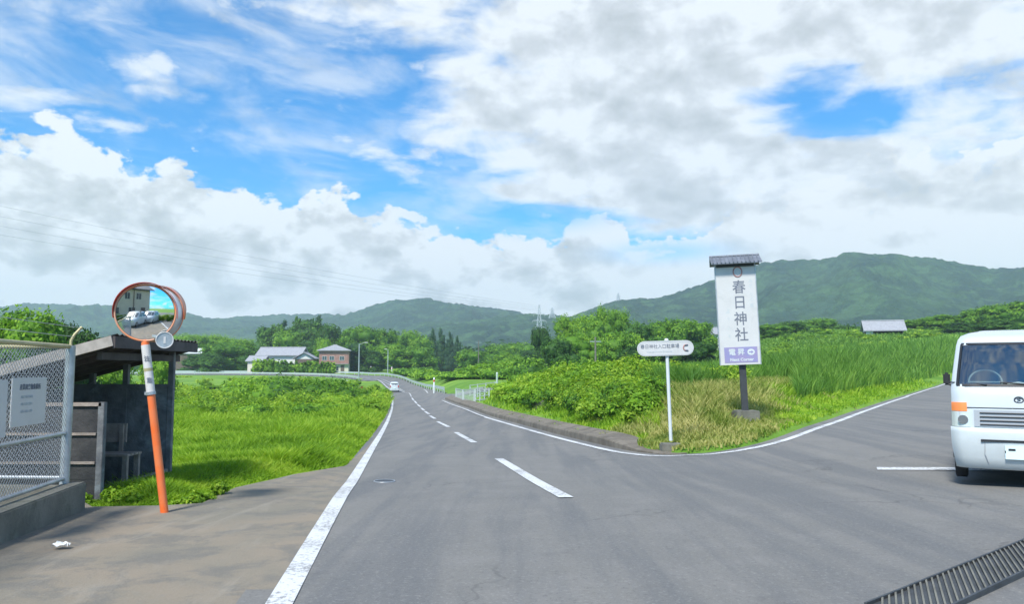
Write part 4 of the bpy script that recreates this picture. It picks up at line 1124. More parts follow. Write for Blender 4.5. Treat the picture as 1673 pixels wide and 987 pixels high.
m_ = MB(); m_.bar((RX1+.015, RY0-.02, roofz(RX1)-.05), (RX1+.015, RY1, roofz(RX1)-.05), .03, .13); m_.build('fascia', 'roofwood', rf)
for i in range(5):
    y = RY0+.25 + i*(RY1-RY0-.4)/4
    m_ = MB(); m_.bar((RX0+.05, y, roofz(RX0+.05)-.065), (RX1-.03, y, roofz(RX1-.03)-.065), .045, .07); m_.build('rafter', 'roofwood', rf)
m_ = MB(); m_.box(X1-.03, X1+.03, RY0+.1, RY1-.1, roofz(X1)-.19, roofz(X1)-.105); m_.build('beam', 'roofwood', bs)
# bench inside
bn = thing('bench', 'grey wooden bench inside the dark bus shelter', 'bench', (0, 0, 0))
for i in range(4):
    m_ = MB(); m_.box(-5.72, -4.78, 10.02+i*.10, 10.02+i*.10+.088, .275, .305); m_.build('seat_slat', 'greywood', bn, bevel=.004)
for x in (-5.66, -4.86):
    for y in (10.05, 10.36):
        m_ = MB(); m_.box(x, x+.06, y, y+.05, bz, .274); m_.build('leg', 'greywood', bn)
m_ = MB(); m_.box(-5.62, -4.84, 10.07, 10.10, -.16, -.11); m_.build('stretcher', 'greywood', bn)
m_ = MB(); m_.box(-5.72, -5.0, 10.425, 10.45, .42, .66); m_.build('backrest', 'greywood', bn)
for x in (-5.68, -5.08):
    m_ = MB(); m_.box(x, x+.05, 10.40, 10.424, .275, .64); m_.build('back_post', 'greywood', bn)
m_ = MB(); m_.bar((-4.95, 9.9, -.10), (-4.60, 10.75, .02), .05, .04); tag(m_.build('plank', 'greywood'), 'loose pale plank leaning at the open side of the shelter', 'plank')

# ------------------------------------------------------------------ traffic mirror
pb = P(268, 832, 7.95); pt = P(238, 560, 7.95); pt.x -= .005
tm = thing('traffic_mirror', 'round convex traffic mirror on a leaning orange pole in the verge', 'traffic mirror', (pb.x, pb.y, 0))
ax = (pt-pb).normalized()
def loc(p): return Vector(p) - Vector((pb.x, pb.y, 0))
mc = P(238, 511, 7.92)
top = mc + Vector((0.03, .16, .12))
m_ = MB(); m_.tube([loc(pb-(pt-pb)*.10), loc(pb+(pt-pb)*.5), loc(pt), loc(top)], .038, 16); m_.build('pole', 'orangepole', tm)
s0 = pb + (pt-pb)*.70; s1 = pb + (pt-pb)*.985
m_ = MB(); m_.tube([loc(s0), loc(s1)], .0415, 16); sk = m_.build('sticker', 'sticker', tm)
cdir = (Vector((0, 0, 1.35)) - (s0+s1)/2); cdir.z = 0; cdir.normalize()
xd = Vector((-cdir.y, cdir.x, 0))
for k, (ch, mt_, f_) in enumerate((('注', 'ink', .70), ('意', 'ink', .24))):
    c_ = s0 + (s1-s0)*f_ + cdir*.0425
    text_mesh('lettering', ch, .058, mt_, sk, loc(c_), xd, ax, .001, bold=.001)
m_ = MB(); c_ = s0 + (s1-s0)*.47; m_.tube([loc(c_-ax*.016), loc(c_+ax*.016)], .0424, 16); m_.build('yellow_band', 'yellowrail', sk)
m_ = MB(); m_.tube([loc(s0-ax*.03), loc(s0-ax*.0)], .047, 16); m_.bar(loc(s0-ax*.015)+Vector((-.06, 0, 0)), loc(s0-ax*.015)+Vector((.0, 0, 0)), .02, .03); m_.build('clamp', 'galv', tm)
def mirror_unit(center, yaw, tilt, rad, parent, hood_mats):
    """disc facing -Y before yaw"""
    u_ = bpy.data.objects.new('mirror_head', None); link(u_, parent); u_.location = loc(center); u_.rotation_euler = (tilt, 0, yaw)
    rc = 2.6*rad/.30; rows = []
    for i in range(17):
        r = rad*.955*i/16; d = math.sqrt(rc*rc - r*r) - rc
        rows.append([(r*math.cos(t*2*math.pi/48), -.012 - (d + rad*rad/(2*rc)), r*math.sin(t*2*math.pi/48)) for t in range(49)])
    m_ = MB(); m_.grid(rows, True); g = m_.build('mirror_face', 'mirror', u_)
    bm = bmesh.new(); bm.from_mesh(g.data); bmesh.ops.remove_doubles(bm, verts=bm.verts, dist=1e-5); bmesh.ops.recalc_face_normals(bm, faces=bm.faces); bm.to_mesh(g.data); bm.free()
    # rim ring
    m_ = MB(); ring = [(rad*math.cos(t*math.pi/24), -.01, rad*math.sin(t*math.pi/24)) for t in range(49)]
    m_.tube(ring, .0095, 8, cap=False); m_.build('rim', 'mirror_rim', u_)
    # dished back
    rows = []
    for i in range(9):
        f_ = i/8; r = rad*(1-f_*f_*.55); rows.append([(r*math.cos(t*math.pi/24), .0 + .075*f_, r*math.sin(t*math.pi/24)) for t in range(49)])
    m_ = MB(); m_.grid(rows, True); m_.add(rows[-1][:-1], [tuple(range(48))]); m_.build('back', hood_mats[1], u_)
    # hood over the upper rim
    rows = []
    for t in range(33):
        an = math.pi*(-.06 + 1.12*t/32); dpt = .015 + .075*max(0, math.sin(min(max(an, 0), math.pi)))**.6
        c_, s_ = math.cos(an), math.sin(an)
        rows.append([((rad+.012)*c_, .02, (rad+.012)*s_), ((rad+.018)*c_, -dpt, (rad+.018)*s_), ((rad+.022)*c_, -dpt, (rad+.022)*s_), ((rad+.017)*c_, .02, (rad+.017)*s_)])
    m_ = MB(); m_.grid(rows, True); m_.build('hood', hood_mats[0], u_)
    m_ = MB(); m_.tube([(0, .07, 0), (0, .17, -.02)], .022, 8); m_.build('bracket', 'galv', u_)
    return u_
M['mirror_rim'] = mat('mirror_rim_paint', (.80, .26, .10), .45, col2=(.62, .40, .30), vscale=3)
MYAW, MTILT = R(-8), R(3.2)
mirror_unit(mc, R(24)+MYAW, MTILT, .280, tm, ('redhood', 'galv'))
mirror_unit(P(254, 513, 8.30), R(24+158), R(0), .285, tm, ('orangehood', 'galv'))
# small round number plate
c_ = P(269, 556, 7.86); yaw = math.atan2(-c_.x, c_.y)
pl_ = bpy.data.objects.new('number_plate', None); link(pl_, tm); pl_.location = loc(c_); pl_.rotation_euler = (0, 0, -math.atan2(c_.x, c_.y)*1.0)
m_ = MB(); m_.tube([(0, -.006, 0), (0, .006, 0)], .082, 32); m_.build('disc', 'galv', pl_)
m_ = MB(); m_.tube([(.078*math.cos(t*math.pi/20), -.008, .078*math.sin(t*math.pi/20)) for t in range(41)], .006, 6, cap=False); m_.build('disc_rim', 'whitepanel', pl_)
m_ = MB(); m_.box(-.011, .011, -.010, -.0075, -.032, .035); m_.build('mark', 'whitepanel', pl_)
m_ = MB(); m_.bar(loc(c_)+Vector((0, .01, .0)), loc(P(240, 545, 7.98)), .02, .02); m_.build('bracket', 'galv', tm)

# ------------------------------------------------------------------ oval guide sign
ox, oy = 3.12, 15.8; oz = gz1(ox, oy)
og = thing('guide_sign', 'long white sign with rounded ends on a thin white post on the bank', 'sign', (ox, oy, oz))
sc_ = oy/F
m_ = MB(); m_.box(-.20, .20, -.17, .17, -.12, .05); m_.build('footing', 'concrete', og, bevel=.02)
ph = 1.35 + (605-556)*sc_ - oz
m_ = MB(); m_.tube([(0, 0, .1), (-.055, 0, ph)], .034, 14); m_.build('post', 'white', og)
m_ = MB(); 
for k in range(5): pass
m_.tube([(-.055, 0, ph-.005), (-.055, 0, ph+.03)], [.045, .03], 14); m_.build('cap', 'white', og)
zc = 1.35 + (605-569.5)*sc_ - oz; xc = (1086-W0/2)*sc_ - ox; hl, hr_ = 46*sc_, 12.2*sc_
def stad(hl, r, n=14):
    o = [(hl-r + r*math.cos(t), r*math.sin(t)) for t in np.linspace(-math.pi/2, math.pi/2, n)]
    return o + [(-(hl-r) + r*math.cos(t), r*math.sin(t)) for t in np.linspace(math.pi/2, 3*math.pi/2, n)]
tl = R(1.6)
def sp(x, z, y): return (xc + x*math.cos(tl) - z*math.sin(tl), y, zc + x*math.sin(tl) + z*math.cos(tl))
m_ = MB(); m_.extr([sp(x, z, -.06) for x, z in stad(hl, hr_)], (0, .025, 0)); pn_ = m_.build('panel', 'whitepanel', og)
m_ = MB(); o_ = stad(hl-.02, hr_-.02); m_.tube([sp(x, z, -.062) for x, z in o_+o_[:2]], .0035, 5, cap=False); m_.build('border_line', 'inkpale', pn_)
text_mesh('lettering', '春日神社入口駐車場', .093, 'ink', pn_, sp(-.11, .035, -.0625), (math.cos(tl), 0, math.sin(tl)), (-math.sin(tl), 0, math.cos(tl)), .001, sx=.92)
text_mesh('lettering', 'Kasuga Shrine Entrance', .052, 'inkpale', pn_, sp(-.12, -.065, -.0625), (math.cos(tl), 0, math.sin(tl)), (-math.sin(tl), 0, math.cos(tl)), .001)
m_ = MB(); m_.tube([sp(.415 + .062*math.cos(t), .0 + .062*math.sin(t), -.063) for t in np.linspace(R(70), R(290), 16)], .012, 6); m_.build('round_mark', 'inkbrown', pn_)
for s in (1, -1):
    m_ = MB(); m_.tube([sp(.385, s*.050, -.064), sp(.445, s*.058, -.064)], .016, 6); m_.build('round_mark', 'ink', pn_)
for zz in (-.05, .05):
    m_ = MB(); m_.tube([(-.05, 0, zc+zz-.02), (-.05, 0, zc+zz+.02)], .042, 12); m_.build('clamp', 'galv', og)

# ------------------------------------------------------------------ shrine banner sign
sx_, sy_ = (1215-W0/2)/F*19, 19.0; sz_ = gz1(sx_, sy_); q_ = sy_/F
sg = thing('shrine_sign', 'tall white shrine sign board with a small tiled roof on a dark post', 'sign', (sx_, sy_, sz_))
yawS = R(-9)
LEAN = R(-2.0)
rotm = Matrix.Rotation(yawS, 4, 'Z') @ Matrix.Rotation(LEAN, 4, 'Y')
inner = bpy.data.objects.new('board', None)
def s3(x, y, z): return tuple(rotm @ Vector((x, y, z)))
def zpx(v): return 1.35 + (605-v)*q_ - sz_
m_ = MB(); m_.box(-.27, .27, -.25, .25, -.2, max(.06, zpx(670))); m_.build('footing', 'concrete', sg, bevel=.02)
zb_, zt_ = zpx(596), zpx(431)
m_ = MB(); vs_ = [s3(x, y, z) for z in (.1, zb_+.2) for x, y in ((-.075, -.05), (.075, -.05), (.075, .07), (-.075, .07))]
m_.add(vs_, [(3, 2, 1, 0), (4, 5, 6, 7), (0, 1, 5, 4), (1, 2, 6, 5), (2, 3, 7, 6), (3, 0, 4, 7)]); m_.build('post', 'darkpost', sg)
bw = .455
cxs = -.055
def sbox(x0, x1, y0, y1, z0, z1):
    return [s3(x, y, z) for z in (z0, z1) for x, y in ((x0, y0), (x1, y0), (x1, y1), (x0, y1))], [(3, 2, 1, 0), (4, 5, 6, 7), (0, 1, 5, 4), (1, 2, 6, 5), (2, 3, 7, 6), (3, 0, 4, 7)]
m_ = MB(); m_.add(*sbox(cxs-bw, cxs+bw, -.14, -.06, zb_, zt_)); bd = m_.build('board', 'whitepanel', sg)
for x0, x1 in ((cxs-bw-.02, cxs-bw), (cxs+bw, cxs+bw+.02)):
    m_ = MB(); m_.add(*sbox(x0, x1, -.15, -.05, zb_-.005, zt_)); m_.build('edge_trim', 'galv', bd)
# roof
m_ = MB(); ov = .58; pr = []
for yy, zz in ((-.34, -.03), (-.34, .0), (-.10, .185), (.14, .0), (.14, -.03), (-.10, .14)): pr.append((yy, zz))
n_ = len(pr); vs_ = [s3(cxs-ov+.02*(zz < .1), yy, zt_+.01+zz) for yy, zz in pr] + [s3(cxs+ov-.02*(zz < .1)+(.05 if zz < .1 else 0), yy, zt_+.01+zz) for yy, zz in pr]
m_.add(vs_, [tuple(range(n_-1, -1, -1)), tuple(range(n_, 2*n_))] + [(i, (i+1) % n_, n_+(i+1) % n_, n_+i) for i in range(n_)]); rfo = m_.build('roof', 'roofmetal', sg)
m_ = MB(); m_.tube([s3(cxs-ov, -.10, zt_+.20), s3(cxs+ov, -.10, zt_+.20)], .028, 8); m_.build('ridge_cap', 'roofmetal', rfo)
for i in range(12):
    xx = cxs-ov+.06+i*(2*ov-.12)/11
    m_ = MB(); m_.tube([s3(xx, -.355, zt_+.008), s3(xx, -.10, zt_+.20)], .013, 6); m_.build('roll_tile', 'roofmetal', rfo)
m_ = MB(); m_.add(*sbox(cxs-bw+.02, cxs+bw-.02, -.185, -.142, zt_-.075, zt_-.01)); m_.build('header', 'darkpost', sg)
xdS = rotm.to_3x3() @ Vector((1, 0, 0)); udS = rotm.to_3x3() @ Vector((0, 0, 1))
def stext(ch, size, m, x, v, sxx=1.0, bold=0.0, par=None): return text_mesh('lettering', ch, size, m, par or bd, s3(x, -.1415, zpx(v)), xdS, udS, .001, sx=sxx, bold=bold)
for ch, v in (('春', 471), ('日', 496), ('神', 523), ('社', 549)): stext(ch, .34, 'ink', .01, v, .92, .004)
for ch, v in zip('みどりの里', (461, 469, 483, 491, 501)): stext(ch, .10, 'inkpale', .285, v)
for i, (ch, v) in enumerate(zip('ようこそ', (509, 522, 536, 550))): stext(ch, .09 if i else .13, 'inkpale', -.27, v)
# crest ring
m_ = MB(); zr_ = zpx(442.5); m_.tube([s3(.0+.10*math.cos(t), -.143, zr_-.03+.12*math.sin(t)) for t in np.linspace(0, 2*math.pi, 33)], .014, 6, cap=False); cr_ = m_.build('crest', 'inkbrown', bd)
m_ = MB()
for k in range(6):
    an = k*math.pi/3 + .5; c0 = (.05*math.cos(an), .06*math.sin(an)-.03)
    m_.extr([s3(c0[0]+.026*math.cos(t), -.1415, zr_+c0[1]+.028*math.sin(t)) for t in np.linspace(0, 2*math.pi, 12, endpoint=False)], rotm.to_3x3() @ Vector((0, -.002, 0)))
m_.build('crest_petals', 'inkpale', cr_)
# purple panel
m_ = MB(); m_.add(*sbox(cxs-.36, cxs+.40, -.146, -.1415, zpx(592.5), zpx(567.5))); pp_ = m_.build('guide_panel', 'purple', bd)
def ptext(ch, size, x, v, sxx=1.0, bold=.003): return text_mesh('lettering', ch, size, 'white', pp_, s3(x, -.1475, zpx(v)), xdS, udS, .001, sx=sxx, bold=bold)
ptext('電', .165, -.235, 576); ptext('昇', .165, -.03, 576)
ptext('Next Corner', .10, -.02, 588)
m_ = MB(); m_.extr([s3(.20+.085*math.cos(t), -.1465, zpx(576)+.075*math.sin(t)) for t in np.linspace(0, 2*math.pi, 24, endpoint=False)], rotm.to_3x3() @ Vector((0, -.002, 0))); m_.build('arrow_disc', 'white', pp_)
m_ = MB(); ar = [(-.05, -.014), (.005, -.014), (.005, -.042), (.055, 0), (.005, .042), (.005, .014), (-.05, .014)]
m_.extr([s3(.20+x, -.149, zpx(576)+z) for x, z in ar], rotm.to_3x3() @ Vector((0, -.002, 0))); m_.build('arrow', 'purple', pp_)

# ------------------------------------------------------------------ vehicles
def lerp_tab(t, xs, ys): return float(np.interp(t, xs, ys))
def build_van(name, label, loc_, rz, group=None, detail=True):
    """kei-class cab-over van, front towards -Y, origin on the ground under the front centre"""
    r = thing(name, label, 'van', loc_, rz, group)
    ZL = [.20, .30, .42, .56, .66, .80, .92, 1.02, 1.10, 1.16, 1.28, 1.40, 1.52, 1.64, 1.71, 1.765, 1.81, 1.845]
    def yfr(z): return lerp_tab(z, [.2, .42, .66, .92, 1.10, 1.16, 1.40, 1.64, 1.71, 1.765, 1.81, 1.845], [.06, .03, .03, .045, .085, .13, .30, .48, .55, .66, .86, 1.12])
    def hw(z): return lerp_tab(z, [.2, .42, .66, .92, 1.10, 1.30, 1.64, 1.71, 1.765, 1.81, 1.845], [.66, .695, .70, .70, .695, .675, .630, .612, .58, .50, .38])
    def ybk(z): return lerp_tab(z, [.2, .42, 1.0, 1.64, 1.765, 1.845], [3.26, 3.30, 3.30, 3.24, 3.16, 2.8])
    def fy(x, z): 
        w_ = hw(z); t = min(abs(x)/w_, 1); return yfr(z) + .045*t**2 + .10*max(0, (t-.80)/.20)**2.2
    fr_ = [-1, -.985, -.95, -.90, -.84, -.66, -.44, -.22, 0, .22, .44, .66, .84, .90, .95, .985, 1]
    rows = []
    for z in ZL:
        w_ = hw(z); front = [(t*w_, fy(t*w_, z), z) for t in fr_]; yb = ybk(z)
        side = [(w_, y, z) for y in (.55+yfr(z)*.5, .9+yfr(z)*.4, 1.35+yfr(z)*.2, 1.9+yfr(z)*.1, 2.5, yb-.25)] + [(w_*.97, yb-.06, z), (w_*.9, yb, z)]
        back = [(w_*.45, yb+.01, z), (0, yb+.015, z), (-w_*.45, yb+.01, z)]
        rows.append(front + side + back + [(-x, y, z) for x, y, z in side[::-1]] + [front[0]])
    n = len(rows[0]); mb = MB(); V = [p for row in rows for p in row[:-1]]; n -= 1; Fs = []
    zi0, zi1 = ZL.index(1.16), ZL.index(1.64)
    for i in range(len(ZL)-1):
        for j in range(n):
            win_f = zi0 <= i < zi1 and 3 <= j < 13
            if win_f: continue
            Fs.append((i*n+j, i*n+(j+1) % n, (i+1)*n+(j+1) % n, (i+1)*n+j))
    Fs.append(tuple((len(ZL)-1)*n + j for j in range(n)))
    mb.add(V, Fs, True); body = mb.build('body', 'vanpaint', r)
    def patch(name, x0, x1, z0, z1, m, off, nx=8, nz=6, par=None, thick=True):
        m2 = MB(); rows = [[(x, fy(x, z)-off, z) for x in np.linspace(x0, x1, nx)] for z in np.linspace(z0, z1, nz)]
        m2.grid(rows, True)
        if thick:
            rb = [[(x, y+off+.004, z) for x, y, z in row] for row in rows]
            k = [rows[0], rb[0]]; m2.grid(k, False); m2.grid([rows[-1], rb[-1]], False)
            m2.grid([[q[0] for q in rows], [q[0] for q in rb]], False); m2.grid([[q[-1] for q in rows], [q[-1] for q in rb]], False)
        return m2.build(name, m, par or r)
    # windscreen following the taper
    def wx(t, z): return t*hw(z)
    m2 = MB(); zs_ = np.linspace(1.15, 1.655, 10); ts_ = np.linspace(-.915, .915, 14)
    m2.grid([[(wx(t, z), fy(wx(t, z), z)-.004, z) for t in ts_] for z in zs_], True); ws = m2.build('windscreen', 'glass', r)
    for za, zb2 in ((1.135, 1.165), (1.645, 1.67)):
        m2 = MB(); m2.grid([[(wx(t, z), fy(wx(t, z), z)-.009, z) for t in ts_] for z in (za, zb2)], True); m2.build('seal', 'black', ws)
    for s in (-1, 1):
        m2 = MB(); m2.grid([[(wx(t*s, z), fy(wx(t*s, z), z)-.009, z) for t in (.885, .925)] for z in zs_], True); m2.build('seal', 'black', ws)
    for k, s in enumerate((-.35, .25)):
        m2 = MB(); a = (s*.9, fy(s*.9, 1.15)-.022, 1.155); b = (s*.9-.42 if k == 0 else s*.9-.40, 0, 1.20); b = (b[0], fy(b[0], 1.185)-.022, 1.185)
        m2.tube([a, b], .008, 5); m2.build('wiper', 'black', ws)
    # side windows, doors
    for s in (-1, 1):
        for (ya, yb2) in ((.62, 1.30), (1.38, 2.2), (2.28, 3.0)):
            m2 = MB(); rows = [[(s*(hw(z)+.003), max(y, yfr(z)+.38 + (0 if ya > .7 else 0)), z) for y in np.linspace(ya+(.12*(z-1.16) if ya < .7 else 0), yb2, 4)] for z in (1.16, 1.28, 1.40, 1.52, 1.62)]
            m2.grid(rows, False); m2.build('side_window', 'winglass', r)
    m2 = MB(); m2.box(-.5, .5, 3.305, 3.32, 1.15, 1.6); m2.build('rear_window', 'winglass', r)
    # interior
    m2 = MB(); m2.box(-.60, .60, .30, .62, .95, 1.13); m2.build('dashboard', 'dashgrey', r, bevel=.03)
    m2 = MB(); m2.box(-.62, .62, 1.5, 1.53, .5, 1.68); m2.build('partition', 'dashgrey', r)
    for x in (-.33, .33):
        m2 = MB(); m2.box(x-.22, x+.22, 1.05, 1.20, .9, 1.42); st_ = m2.build('seat', 'seatcloth', r, bevel=.04)
        m2 = MB(); m2.box(x-.12, x+.12, 1.06, 1.15, 1.43, 1.58); m2.build('headrest', 'seatcloth', st_, bevel=.03)
    m2 = MB(); cw = Vector((-.33, .66, 1.18)); a1 = Vector((1, 0, 0)); a2 = Vector((0, .55, .83))
    m2.tube([cw + a1*.18*math.cos(t) + a2*.18*math.sin(t) for t in np.linspace(0, 2*math.pi, 25)], .013, 6, cap=False); m2.tube([cw-a1*.17, cw+a1*.17], .012, 6); m2.build('steering_wheel', 'dashgrey', r)
    m2 = MB(); m2.add([(-.10, .36, 1.133), (.16, .34, 1.133), (.22, .56, 1.15), (.02, .6, 1.19), (-.10, .55, 1.17)], [(0, 1, 2, 3, 4)]); m2.build('papers', 'paper', r)
    m2 = MB(); m2.box(-.09, .15, .60, .62, 1.53, 1.60); m2.build('inner_mirror', 'black', r)
    for s in (-1, 1): m2 = MB(); m2.box(s*.30-.17, s*.30+.17, .62, .64, 1.58, 1.645); m2.build('sun_visor', 'greywood', r)
    # front details
    for s in (-1, 1):
        x0, x1 = (-.695, -.50) if s < 0 else (.50, .695)
        h_ = patch('headlight', x0, x1, .655, .835, 'lamp_clear', .008)
        m2 = MB(); cx_ = s*.575; m2.tube([(cx_, fy(cx_, .74)-.011, .74), (cx_, fy(cx_, .74)-.02, .74)], .055, 16); m2.build('lens', 'chrome', h_)
        patch('indicator', x0+(.03 if s > 0 else 0), x1-(0 if s > 0 else .03), .84, .945, 'lamp_orange', .011)
    g_ = patch('grille', -.46, .46, .665, .86, 'grille', .010)
    for k in range(4):
        m2 = MB(); z = .69 + k*.045
        m2.tube([(x, fy(x, z)-.016, z) for x in np.linspace(-.40, .40, 9)], .0085, 6); m2.build('slat', 'black', g_)
    m2 = MB(); m2.tube([(x, fy(x, .885)-.003, .885) for x in np.linspace(-.55, .55, 11)], .005, 5); m2.build('panel_seam', 'black', r)
    m2 = MB(); m2.tube([(.045*math.cos(t), fy(0, .99)-.008, .985+.034*math.sin(t)) for t in np.linspace(0, 2*math.pi, 21)], .007, 6, cap=False); em = m2.build('emblem', 'iron', r)
    m2 = MB(); m2.tube([(.018, fy(0, .99)-.008, 1.003), (-.016, fy(0, .99)-.008, .994), (.016, fy(0, .99)-.008, .978), (-.018, fy(0, .99)-.008, .967)], .005, 5); m2.build('emblem_mark', 'iron', em)
    # bumper
    m2 = MB(); rows = []
    for z, o_ in ((.17, .0), (.19, .035), (.30, .052), (.45, .055), (.60, .05), (.64, .035), (.65, .0)):
        zz = max(z, .2); rows.append([(t*(hw(zz)+.012), fy(t*hw(zz), zz)-o_, z) for t in fr_] )
    m2.grid(rows, True); bp_ = m2.build('bumper', 'bumper', r)
    m2 = MB(); m2.box(-.40, .40, fy(0, .5)-.062, fy(0, .5)-.03, .495, .52); m2.build('bumper_slot', 'black', bp_)
    for s in (-1, 1):
        m2 = MB(); m2.tube([(s*.36, fy(.36, .5)-.056, .50), (s*.365, fy(.36, .4)-.058, .35), (s*.33, fy(.33, .25)-.052, .24)], .004, 5); m2.build('bumper_seam', 'grille', bp_)
    m2 = MB(); m2.box(-.165, .165, fy(0, .35)-.075, fy(0, .35)-.068, .30, .465); pt_ = m2.build('number_plate', 'plate', r, bevel=.004)
    m2 = MB(); m2.box(-.165+.0, -.155, fy(0, .35)-.0775, fy(0, .35)-.0755, .375, .40); m2.box(-.13, -.06, fy(0, .35)-.0775, fy(0, .35)-.0755, .40, .425); m2.build('plate_marks', 'black', pt_)
    # mirrors
    for s in (-1, 1):
        m2 = MB(); m2.box(s*.755-.04, s*.755+.04, .66, .72, 1.14, 1.30); mr = m2.build('wing_mirror', 'black', r, bevel=.02)
        m2 = MB(); m2.tube([(s*.66, .68, 1.12), (s*.75, .69, 1.16)], .014, 6); m2.build('mirror_arm', 'black', mr)
    for s in (-1, 1):
        for y in (.62, 2.75):
            m2 = MB(); m2.tube([(s*.56, y, .265), (s*.575, y, .265), (s*.685, y, .265), (s*.695, y, .265)], [.235, .265, .265, .24], 28); wh = m2.build('wheel', 'tyre', r)
            m2 = MB(); m2.tube([(s*.698, y, .265), (s*.702, y, .265)], [.165, .14], 20); m2.build('rim', 'rim', wh)
            m2 = MB(); rows = [[(s*xx, y + .315*math.cos(t), .265 + .315*math.sin(t)) for t in np.linspace(0, math.pi, 15)] for xx in (.62, .703)]; m2.grid(rows, True); m2.build('wheel_arch', 'black', r)
    m2 = MB(); m2.box(-.60, .60, .25, 3.1, .19, .30); m2.build('underbody', 'black', r)
    for s in (-1, 1): 
        m2 = MB(); m2.box(s*.58-.08, s*.58+.08, 3.285, 3.325, .75, 1.05); m2.build('tail_light', 'red', r)
    return r
vx, vy = 5.86, 9.26
van = build_van('van', 'white cab over van turning in from the side road with its indicator lit', (vx, vy, .02), R(-31))

def build_car(name, label, loc_, rz, group=None):
    """small hatchback, rear towards -Y, origin on the ground at the middle"""
    r = thing(name, label, 'car', loc_, rz, group)
    # side profile stations: y, z_low, z_belt, z_top, half width
    ZL = [.18, .30, .50, .72, .88, .96, 1.10, 1.28, 1.42, 1.50, 1.54]
    def yb(z): return float(np.interp(z, [.18, .5, .9, 1.1, 1.42, 1.54], [-1.62, -1.70, -1.68, -1.62, -1.42, -1.1]))
    def yf(z): return float(np.interp(z, [.18, .5, .72, .88, .96, 1.42, 1.54], [1.60, 1.70, 1.62, 1.30, .92, .25, -.1]))
    def hw(z): return float(np.interp(z, [.18, .3, .72, .96, 1.42, 1.50, 1.54], [.68, .72, .735, .71, .60, .54, .42]))
    rows = []
    for z in ZL:
        w_ = hw(z); a, b = yb(z), yf(z)
        h = [(0, a, z), (w_*.5, a+.01, z), (w_*.85, a+.04, z), (w_*.97, a+.12, z), (w_, a+.3, z), (w_, a*.35+b*.0, z), (w_, b*.3, z), (w_, b-.35, z), (w_*.95, b-.14, z), (w_*.8, b-.04, z), (w_*.45, b, z), (0, b, z)]
        rows.append(h + [(-x, y, zz) for x, y, zz in h[-2:0:-1]] + [h[0]])
    mb = MB(); n = len(rows[0])-1; V = [p for q in rows for p in q[:-1]]
    Fs = [(i*n+j, i*n+(j+1) % n, (i+1)*n+(j+1) % n, (i+1)*n+j) for i in range(len(ZL)-1) for j in range(n)] + [tuple((len(ZL)-1)*n+j for j in range(n))]
    mb.add(V, Fs, True); mb.build('body', 'vanpaint', r)
    m2 = MB(); m2.grid([[(t*hw(z)*.84, yb(z)-.004+.04*abs(t)**3, z) for t in np.linspace(-1, 1, 7)] for z in (1.0, 1.15, 1.30, 1.44)], True); m2.build('rear_window', 'winglass', r)
    m2 = MB(); m2.grid([[(t*hw(z)*.86, yf(z)+.006-.04*abs(t)**3, z) for t in np.linspace(-1, 1, 7)] for z in (.97, 1.1, 1.28, 1.41)], True); m2.build('windscreen', 'winglass', r)
    for s in (-1, 1):
        for ya, yb2 in ((-1.2, -.35), (-.27, .55)):
            m2 = MB(); m2.grid([[(s*(hw(z)+.006), min(y, yf(z)-.3), z) for y in np.linspace(ya, yb2, 4)] for z in (.98, 1.1, 1.25, 1.40)], False); m2.build('side_window', 'winglass', r)
        m2 = MB(); m2.box(s*.62-.07, s*.62+.07, -1.73, -1.66, .72, 1.0); m2.build('tail_light', 'red', r, bevel=.01)
        m2 = MB(); m2.box(s*.52-.14, s*.52+.14, 1.62, 1.685, .58, .70); m2.build('headlight', 'lamp_clear', r, bevel=.01)
        for y in (-1.1, 1.12):
            m2 = MB(); m2.tube([(s*.58, y, .28), (s*.59, y, .28), (s*.72, y, .28), (s*.73, y, .28)], [.25, .28, .28, .25], 24); wh = m2.build('wheel', 'tyre', r)
            m2 = MB(); m2.tube([(s*.732, y, .28), (s*.737, y, .28)], [.17, .15], 18); m2.build('rim', 'rim', wh)
    m2 = MB(); m2.box(-.71, .71, -1.76, -1.62, .24, .46); m2.build('bumper', 'bumper', r, bevel=.03)
    m2 = MB(); m2.box(-.165, .165, -1.775, -1.762, .50, .665); m2.build('number_plate', 'plate', r)
    return r
cx_, cy_ = -18.55, 126.0
build_car('car', 'small white car driving away down the road in the distance', (cx_, cy_, float(g0(cx_, cy_))+.03), R(9))
# what the mirror looks at, behind the camera
gb = 'white cars behind the camera, seen in the traffic mirror'
build_car('car', 'white car standing behind the viewpoint, the nearer one in the traffic mirror', (-3.3, -3.2, .02), R(28), gb)
build_car('car', 'white car standing behind the viewpoint, the farther one in the traffic mirror', (-1.2, -5.6, .02), R(30), gb)

